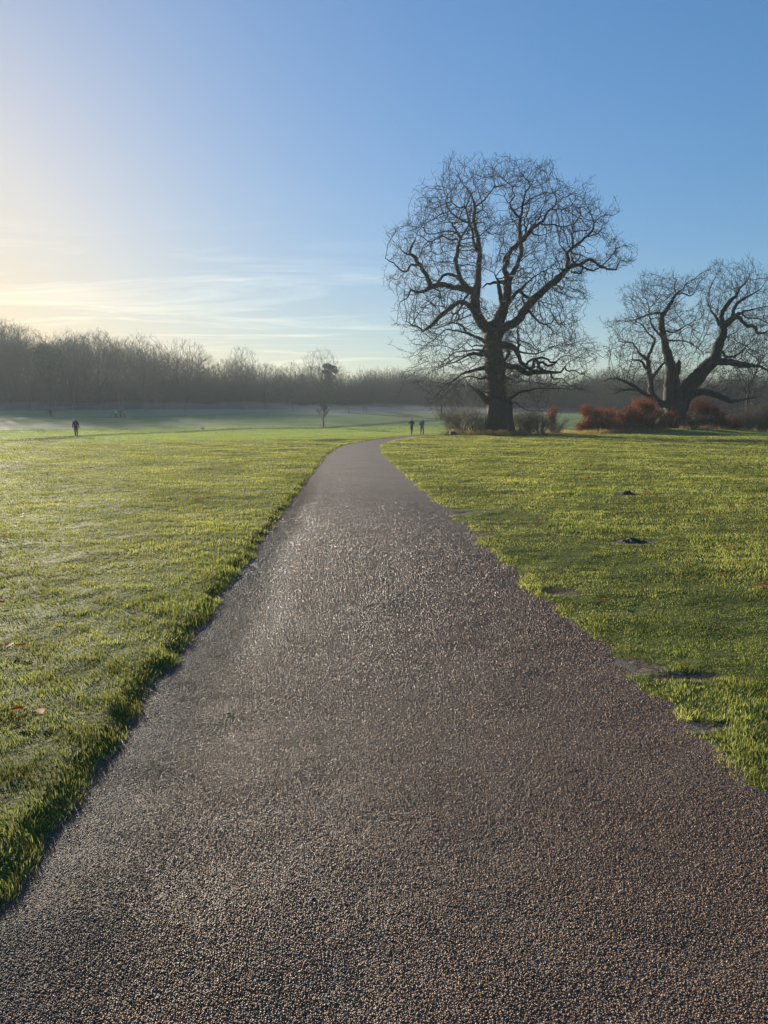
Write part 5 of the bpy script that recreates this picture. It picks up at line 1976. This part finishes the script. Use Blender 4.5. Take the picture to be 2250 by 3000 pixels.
    if coat:
        # skirt of the coat: a flared closed shell from the waist down
        n = 18
        V, Q = [], []
        lv = [(1.02, .155, .125), (.80, .19, .16), (.98 - coat, .21, .20), (.985 - coat, .17, .16), (.85, .13, .11)]
        for z, a, b in lv:
            for i in range(n):
                t = 2 * math.pi * i / n
                V.append((a * s * math.cos(t) * (1 + .05 * math.sin(5 * t)), b * s * math.sin(t), z * s))
        for j in range(len(lv) - 1):
            for i in range(n):
                Q.append((j * n + i, j * n + (i + 1) % n, (j + 1) * n + (i + 1) % n, (j + 1) * n + i))
        link('coat_skirt', mesh_np('skirt', V, quads=Q), top, o)
    for k in 'lr':
        x, y, z = J['an' + k]
        tx, ty, tz = J['to' + k]
        hx, hy, hz = x, y - .07, z - .055
        me = skin_mesh([(x * s, y * s, (z - .02) * s, .05 * s), (hx * s, (hy + .03) * s, max(hz, .03) * s, .042 * s), (tx * s, ty * s, max(tz, .03) * s, .044 * s, .032 * s)], [(0, 1), (0, 2)])
        link('shoe', me, shoes, o)
    # hair or hat follows the skull
    hz = [(0, .02 * s, 1.56 * s, .062 * s), (0, .015 * s, 1.63 * s, .086 * s, .095 * s), (0, .03 * s, 1.70 * s, .075 * s, .085 * s), (0, .035 * s, 1.735 * s, .045 * s)]
    ed = [(0, 1), (1, 2), (2, 3)]
    if not hat and not hood:
        hz += [(0, -.09 * s, 1.60 * s, .03 * s), (.05 * s, -.17 * s, 1.56 * s, .02 * s)]
        ed += [(1, 4), (4, 5)]
    if hood:
        hz = [(0, .0, 1.50 * s, .085 * s), (0, .01 * s, 1.60 * s, .105 * s), (0, .03 * s, 1.69 * s, .09 * s), (0, .04 * s, 1.74 * s, .05 * s)]
        ed = [(0, 1), (1, 2), (2, 3)]
    link('hood' if hood else 'hat' if hat else 'hair', skin_mesh(hz, ed), head, o)
    return o


def feet(u, v, Y=None):
    x, y = ground(u, v)
    ins = inside(x, y) > 0
    z = float(H0(x, y) + .012) if ins else float(H(x, y))
    return (float(x), float(y), z)


HD = lambda d: R(d)
person(feet(1206, 1275), 'jogger in black jacket and dark leggings running away along the path, hair in a ponytail', rz=R(-18), top=M_navy, legs=M_dgrey, stride=.26, phase=-1)
person(feet(1236, 1275.5), 'jogger in grey blue hooded top with pale hat and red shoes, on the path', rz=R(-18), height=1.68, top=M_steel, legs=M_black, shoes=M_shoe, head=M_palehat, hat=True, stride=.30, phase=1, coat=.22)
person(feet(224, 1284), 'white haired walker in dark coat and dark trousers, nearest figure on the left meadow', rz=R(25), height=1.76, top=M_dgrey, legs=M_navy, shoes=M_whiteshoe, head=M_whitehair, hat=True, stride=.22, phase=1, bent=False, armswing=.05, coat=.12)
person(feet(149, 1222), 'far walker in a long dull maroon coat at the left of the misty meadow', rz=R(-150), height=1.78, top=M_maroon, legs=M_black, head=M_hair, hat=True, stride=.12, bent=False, coat=.72)
person(feet(340, 1224), 'runner in a bright lime green jacket and black shorts, leftmost of the three close together', rz=R(170), height=1.76, top=M_lime, legs=M_black, head=M_hair, hat=True, stride=.14, bent=False)
person(feet(355, 1225), 'walker in dark grey clothes between the lime and the yellow green jackets', rz=R(60), height=1.68, top=M_grey, legs=M_dgrey, head=M_hair, hat=True, stride=.36, bent=True)
person(feet(366, 1225), 'walker in a dull yellow green top, rightmost of the three close together', rz=R(60), height=1.60, top=M_olive, legs=M_dgrey, head=M_hair, hat=True, stride=.30, bent=False)
person(feet(1015, 1206), 'tiny dark walker standing beside the far sapling', rz=R(20), height=1.75, top=M_black, legs=M_black, stride=.15, bent=False, hat=True)
person(feet(1066, 1207), 'left one of the pair of tiny dark walkers at the foot of the wood', rz=R(10), height=1.78, top=M_black, legs=M_black, stride=.15, bent=False, hat=True)
person(feet(1074, 1207), 'right one of the pair of tiny dark walkers at the foot of the wood', rz=R(-10), height=1.65, top=M_black, legs=M_black, stride=.12, bent=False, hat=True)


def dog(loc, label, rz):
    o = root('dog', loc, label, 'dog', None, rz)
    n = [(0, 0, .30, .085, .10), (.18, 0, .31, .10, .11), (-.17, 0, .30, .075, .09), (.27, 0, .38, .06), (.34, 0, .45, .062), (.43, 0, .43, .03),
         (-.26, 0, .36, .025), (-.31, 0, .45, .015),
         (.19, .06, .22, .04), (.20, .06, .12, .022), (.21, .06, .02, .022), (.19, -.06, .22, .04), (.16, -.06, .12, .022), (.17, -.06, .02, .022),
         (-.18, .06, .22, .05), (-.14, .06, .15, .028), (-.21, .06, .10, .02), (-.19, .06, .02, .022), (-.18, -.06, .22, .05), (-.16, -.06, .15, .028), (-.24, -.06, .10, .02), (-.22, -.06, .02, .022),
         (.32, .045, .52, .016), (.32, -.045, .52, .016)]
    e = [(0, 1), (0, 2), (1, 3), (3, 4), (4, 5), (2, 6), (6, 7), (1, 8), (8, 9), (9, 10), (1, 11), (11, 12), (12, 13), (2, 14), (14, 15), (15, 16), (16, 17), (2, 18), (18, 19), (19, 20), (20, 21), (4, 22), (4, 23)]
    link('body', skin_mesh(n, e), M_whitehair, o)
    link('collar', skin_mesh([(.285, -.03, .40, .02), (.26, .0, .41, .066), (.285, .03, .40, .02)], [(0, 1), (1, 2)]), M_black, o)


dog(feet(594, 1260), 'small white dog trotting on the meadow left of the young staked tree', R(150))


# ------------------------------------------------------------------ small things
M_stone = simple_mat('dark_stone', (.03, .03, .03), (.08, .075, .07), scale=9, bump=.6, bdist=.02)
M_log = simple_mat('cut_wood', (.42, .22, .08), (.62, .38, .17), scale=12, bump=.4, bdist=.01)
M_soil = simple_mat('dark_soil', (.03, .022, .016), (.10, .075, .052), scale=40, bump=1, bdist=.02)
M_pebble = simple_mat('pale_pebble', (.30, .27, .22), (.5, .46, .4), scale=60, bump=.3, bdist=.002)


def block(name, loc, size, m, label, cat, rz=0, seed=0):
    import bmesh
    bm = bmesh.new()
    bmesh.ops.create_cube(bm, size=1)
    bmesh.ops.scale(bm, vec=size, verts=bm.verts)
    bmesh.ops.bevel(bm, geom=bm.edges[:], offset=min(size) * .12, segments=2, affect='EDGES')
    bmesh.ops.subdivide_edges(bm, edges=bm.edges[:], cuts=2, use_grid_fill=True)
    rr = random.Random(seed)
    for v in bm.verts:
        v.co += Vector((rr.uniform(-1, 1), rr.uniform(-1, 1), rr.uniform(-1, 1))) * min(size) * .035
        v.co.z += size[2] / 2 - .03
    me = bpy.data.meshes.new(name)
    bm.to_mesh(me)
    bm.free()
    o = link(name, me, m, None, label, cat, loc=loc)
    o.rotation_euler = (0, 0, rz)
    return o


block('stone_block', foot(1327, Y=74.6), (.62, .4, .42), M_stone, 'dark squared block lying in the grass left of the huge oak', 'block', .15, 3)


def log(loc, ln, rad, label, rz, tilt=0):
    o = root('log', loc, label, 'log', 'cut logs under the spreading oak', rz)
    T = Tubes()
    T.batch(np.array([(-ln / 2, 0, rad * .9), (0, .01, rad * .95), (ln / 2, 0, rad * .9 + tilt)]), np.array([rad, rad * .97, rad * .92]), 14)
    link('bark', T.mesh('bark'), M_bark, o)
    for sx_, zz_ in ((-1, 0), (1, tilt)):
        k = 14
        V = [(sx_ * (ln / 2 + .002), 0, rad * .9 + zz_)] + [(sx_ * (ln / 2 + .002), rad * .96 * math.cos(2 * math.pi * i / k), rad * .9 + zz_ + rad * .96 * math.sin(2 * math.pi * i / k)) for i in range(k)]
        me = mesh_np('cut', V, tris=[(0, 1 + i, 1 + (i + 1) % k) for i in range(k)], smooth_=False)
        link('cut_end', me, M_log, o)
    return o


log(foot(1938, Y=88.2), 1.1, .24, 'largest pale cut log lying at the left foot of the spreading oak', R(62))
log(foot(1925, Y=88.0), .5, .17, 'short cut log left of the largest one', R(80))
log(foot(1922, Y=89.2), .8, .15, 'thin cut log leaning behind the short one', R(95), .3)


def leaf_clump(u, Y, n, wdt, h, tint, size, label, name, m, seed, flowers=0):
    r = np.random.default_rng(seed)
    p = foot(u, Y=Y)
    o = root(name, p, label, 'plant')
    q = r.normal(size=(n, 3)) * np.array([wdt / 2.4, wdt / 4, 0])
    q[:, 2] = np.abs(r.normal(size=n)) * h * .5
    link('foliage', leaf_mesh('foliage', q, size, np.array(tint) * r.uniform(.5, 1.5, (n, 1)), r), m, o)
    if flowers:
        q = r.normal(size=(flowers, 3)) * np.array([wdt / 2.4, wdt / 4, 0])
        q[:, 2] = h * r.uniform(.5, 1.1, flowers)
        link('flowers', leaf_mesh('flowers', q, size * .7, np.array([.75, .72, .28]) * r.uniform(.7, 1.1, (flowers, 1)), r), m, o)


leaf_clump(1307, 75.5, 260, .9, .5, (.10, .15, .03), .11, 'low clump with pale yellow flowers at the path side, left of the dark block', 'flowering_plant', M_ever, 1, 70)
leaf_clump(1350, 76, 900, 2.4, .6, (.03, .055, .02), .12, 'dark green leafy ground plant behind the dark block', 'ground_plant', M_ever, 2)
leaf_clump(1878, 86.5, 260, .9, .55, (.06, .12, .03), .11, 'small bright green plant under the large copper red bush', 'green_plant', M_ever, 3)


def soil_heap(u, v, rad, h, label, seed):
    r = np.random.default_rng(seed)
    x, y = ground(u, v)
    n, k = 9, 26
    V = [(0, 0, h)]
    for i in range(1, n):
        t = i / (n - 1)
        for j in range(k):
            a = 2 * math.pi * j / k
            q = rad * t * (1 + .22 * math.sin(3 * a + seed) + .12 * math.sin(7 * a))
            V.append((q * 1.4 * math.cos(a), q * math.sin(a), h * (1 - t) ** .7 * (1 + .4 * r.normal() * (t < .95)) - .03 * t))
    tr = [(0, 1 + j, 1 + (j + 1) % k) for j in range(k)]
    Q = [(1 + (i - 1) * k + j, 1 + i * k + j, 1 + i * k + (j + 1) % k, 1 + (i - 1) * k + (j + 1) % k) for i in range(1, n - 1) for j in range(k)]
    link('soil_heap', mesh_np('heap', V, quads=Q, tris=tr), M_soil, None, label, 'soil heap', 'dark soil heaps in the right lawn', loc=(x, y, float(H(x, y))))


soil_heap(1850, 1585, .16, .055, 'largest dark molehill in the lawn right of the path', 1)
soil_heap(1835, 1452, .14, .07, 'farther dark soil heap behind the largest molehill', 2)


def one_leaf(u, v, size, seed):
    r = np.random.default_rng(seed)
    x, y = ground(u, v)
    V, ang = [], r.uniform(0, 6.28)
    pts = [(-.5, 0, 0), (-.25, .2, .06), (0, .28, .10), (.28, .18, .05), (.5, 0, .02), (.28, -.18, .07), (0, -.28, .12), (-.25, -.2, .05), (0, 0, -.02)]
    c, s = math.cos(ang), math.sin(ang)
    for a, b, z in pts:
        V.append(((a * c - b * s) * size, (a * s + b * c) * size, z * size + .004))
    me = mesh_np('leaf', V, tris=[(8, i, (i + 1) % 8) for i in range(8)])
    t = np.array([.50, .13, .03]) * r.uniform(.5, 1.2)
    color_attr(me, 'tint', np.tile(t, (9, 1)))
    link('fallen_leaf', me, M_leaf, None, 'curled orange brown fallen leaf lying in the short grass', 'leaf', 'fallen leaves scattered on the grass', loc=(x, y, float(H(x, y)) + .035 * (1 + y / 40)))


LV = [(8, 1795), (62, 1932), (30, 1930), (14, 1592), (160, 1474), (464, 1442), (578, 1478), (620, 1416), (62, 1525), (64, 1515), (1768, 1770), (2210, 1468), (2186, 1480), (2150, 1498), (2065, 1512), (1680, 1420), (1580, 1535), (2195, 1562), (2110, 1695), (2238, 1732), (2010, 1664), (2135, 1615),
      (1895, 1462), (1905, 1456), (1840, 1384), (2088, 1450), (2170, 1440), (1990, 1400), (120, 2132), (55, 2125), (700, 1380), (330, 1395), (250, 1360), (1720, 1410), (1595, 1400)]
for i, (u, v) in enumerate(LV):
    one_leaf(u, v, .075 + .0012 * ground(u, v)[1] * 4, i)


def pebble(u, v, size, label, m, seed, asp=(1, .7, .5), name='pebble'):
    import bmesh
    bm = bmesh.new()
    bmesh.ops.create_icosphere(bm, subdivisions=2, radius=.5)
    rr = random.Random(seed)
    for q in bm.verts:
        q.co *= 1 + rr.uniform(-.12, .12)
        q.co = Vector((q.co.x * asp[0], q.co.y * asp[1], q.co.z * asp[2])) * size
        q.co.z += size * asp[2] * .35
    me = bpy.data.meshes.new(name)
    bm.to_mesh(me)
    bm.free()
    for f in me.polygons:
        f.use_smooth = True
    x, y = ground(u, v)
    o = link(name, me, m, None, label, name.replace('_', ' '), loc=(x, y, float(H0(x, y)) + .012))
    o.rotation_euler = (0, 0, rr.uniform(0, 3))


pebble(1817, 2625, .018, 'pale loose pebble on the path in the lower right', M_pebble, 1)
pebble(918, 2645, .03, 'short dark twig piece lying on the path near the bottom centre', M_bark, 2, (.5, .22, .3), 'twig_piece')
pebble(670, 2097, .03, 'small dark stone on the path near the puddle', M_stone, 3, (1, .7, .35), 'small_stone')
pebble(1640, 2430, .016, 'tiny white pebble in the middle right of the path', M_pebble, 4)


# ------------------------------------------------------------------ mist bank on the meadow and the haze in the air
def volume_mat(name, col, dens, g):
    m, nt = mat(name)
    out = N(nt, 'ShaderNodeOutputMaterial')
    v = N(nt, 'ShaderNodeVolumePrincipled')
    v.inputs['Color'].default_value = (*col, 1)
    v.inputs['Density'].default_value = dens
    v.inputs['Anisotropy'].default_value = g
    L(nt, v, 0, out, 'Volume')
    return m


def mist_bank(x0, x1, y0, y1, h, dens, label):
    nx, ny = 60, 40
    X, Y = np.meshgrid(np.linspace(x0, x1, nx), np.linspace(y0, y1, ny), indexing='ij')
    ex = np.sin(np.linspace(0, math.pi, nx))[:, None] ** .7
    ey = np.sin(np.linspace(0, math.pi, ny))[None] ** .6
    t = h * ex * ey * (1 + .35 * fbm(X, Y, 40, 91) + .2 * fbm(X, Y, 16, 92))
    G = H0(X, Y)
    top = np.stack([X, Y, G + .05 + np.maximum(t, 0)], -1).reshape(-1, 3)
    bot = np.stack([X, Y, G - .5], -1).reshape(-1, 3)
    V = np.concatenate([top, bot])
    q = []
    n = nx * ny
    i = (np.arange(nx - 1) * ny)[:, None] + np.arange(ny - 1)[None]
    Qt = np.stack([i, i + ny, i + ny + 1, i + 1], -1).reshape(-1, 4)
    Qb = Qt[:, ::-1] + n
    ring = list(range(0, ny)) + [k * ny + ny - 1 for k in range(1, nx)] + [(nx - 1) * ny + k for k in range(ny - 2, -1, -1)] + [k * ny for k in range(nx - 2, 0, -1)]
    for a, b in zip(ring, ring[1:] + ring[:1]):
        q.append((a, b, b + n, a + n))
    me = mesh_np('mist', V, quads=np.concatenate([Qt, Qb, np.array(q)]))
    link('mist', me, volume_mat('mist_air', (.85, .9, .95), dens, .35), kind='stuff', label=label, cat='mist')


mist_bank(-230, 75, 170, 262, 2.6, .0045, 'low bank of pale mist lying on the meadow before the wood')


def haze():
    x0, x1, y0, y1, z0, z1 = -1250, 1250, -1250, 1250, -2.0, 42.0
    V = [(x, y, z) for z in (z0, z1) for y in (y0, y1) for x in (x0, x1)]
    Q = [(0, 2, 3, 1), (4, 5, 7, 6), (0, 1, 5, 4), (1, 3, 7, 5), (3, 2, 6, 7), (2, 0, 4, 6)]
    link('haze', mesh_np('haze', V, quads=Q, smooth_=False), volume_mat('haze_air', (.80, .91, 1.0), .0003, .3), kind='stuff', label='thin morning haze filling the air', cat='haze')


haze()
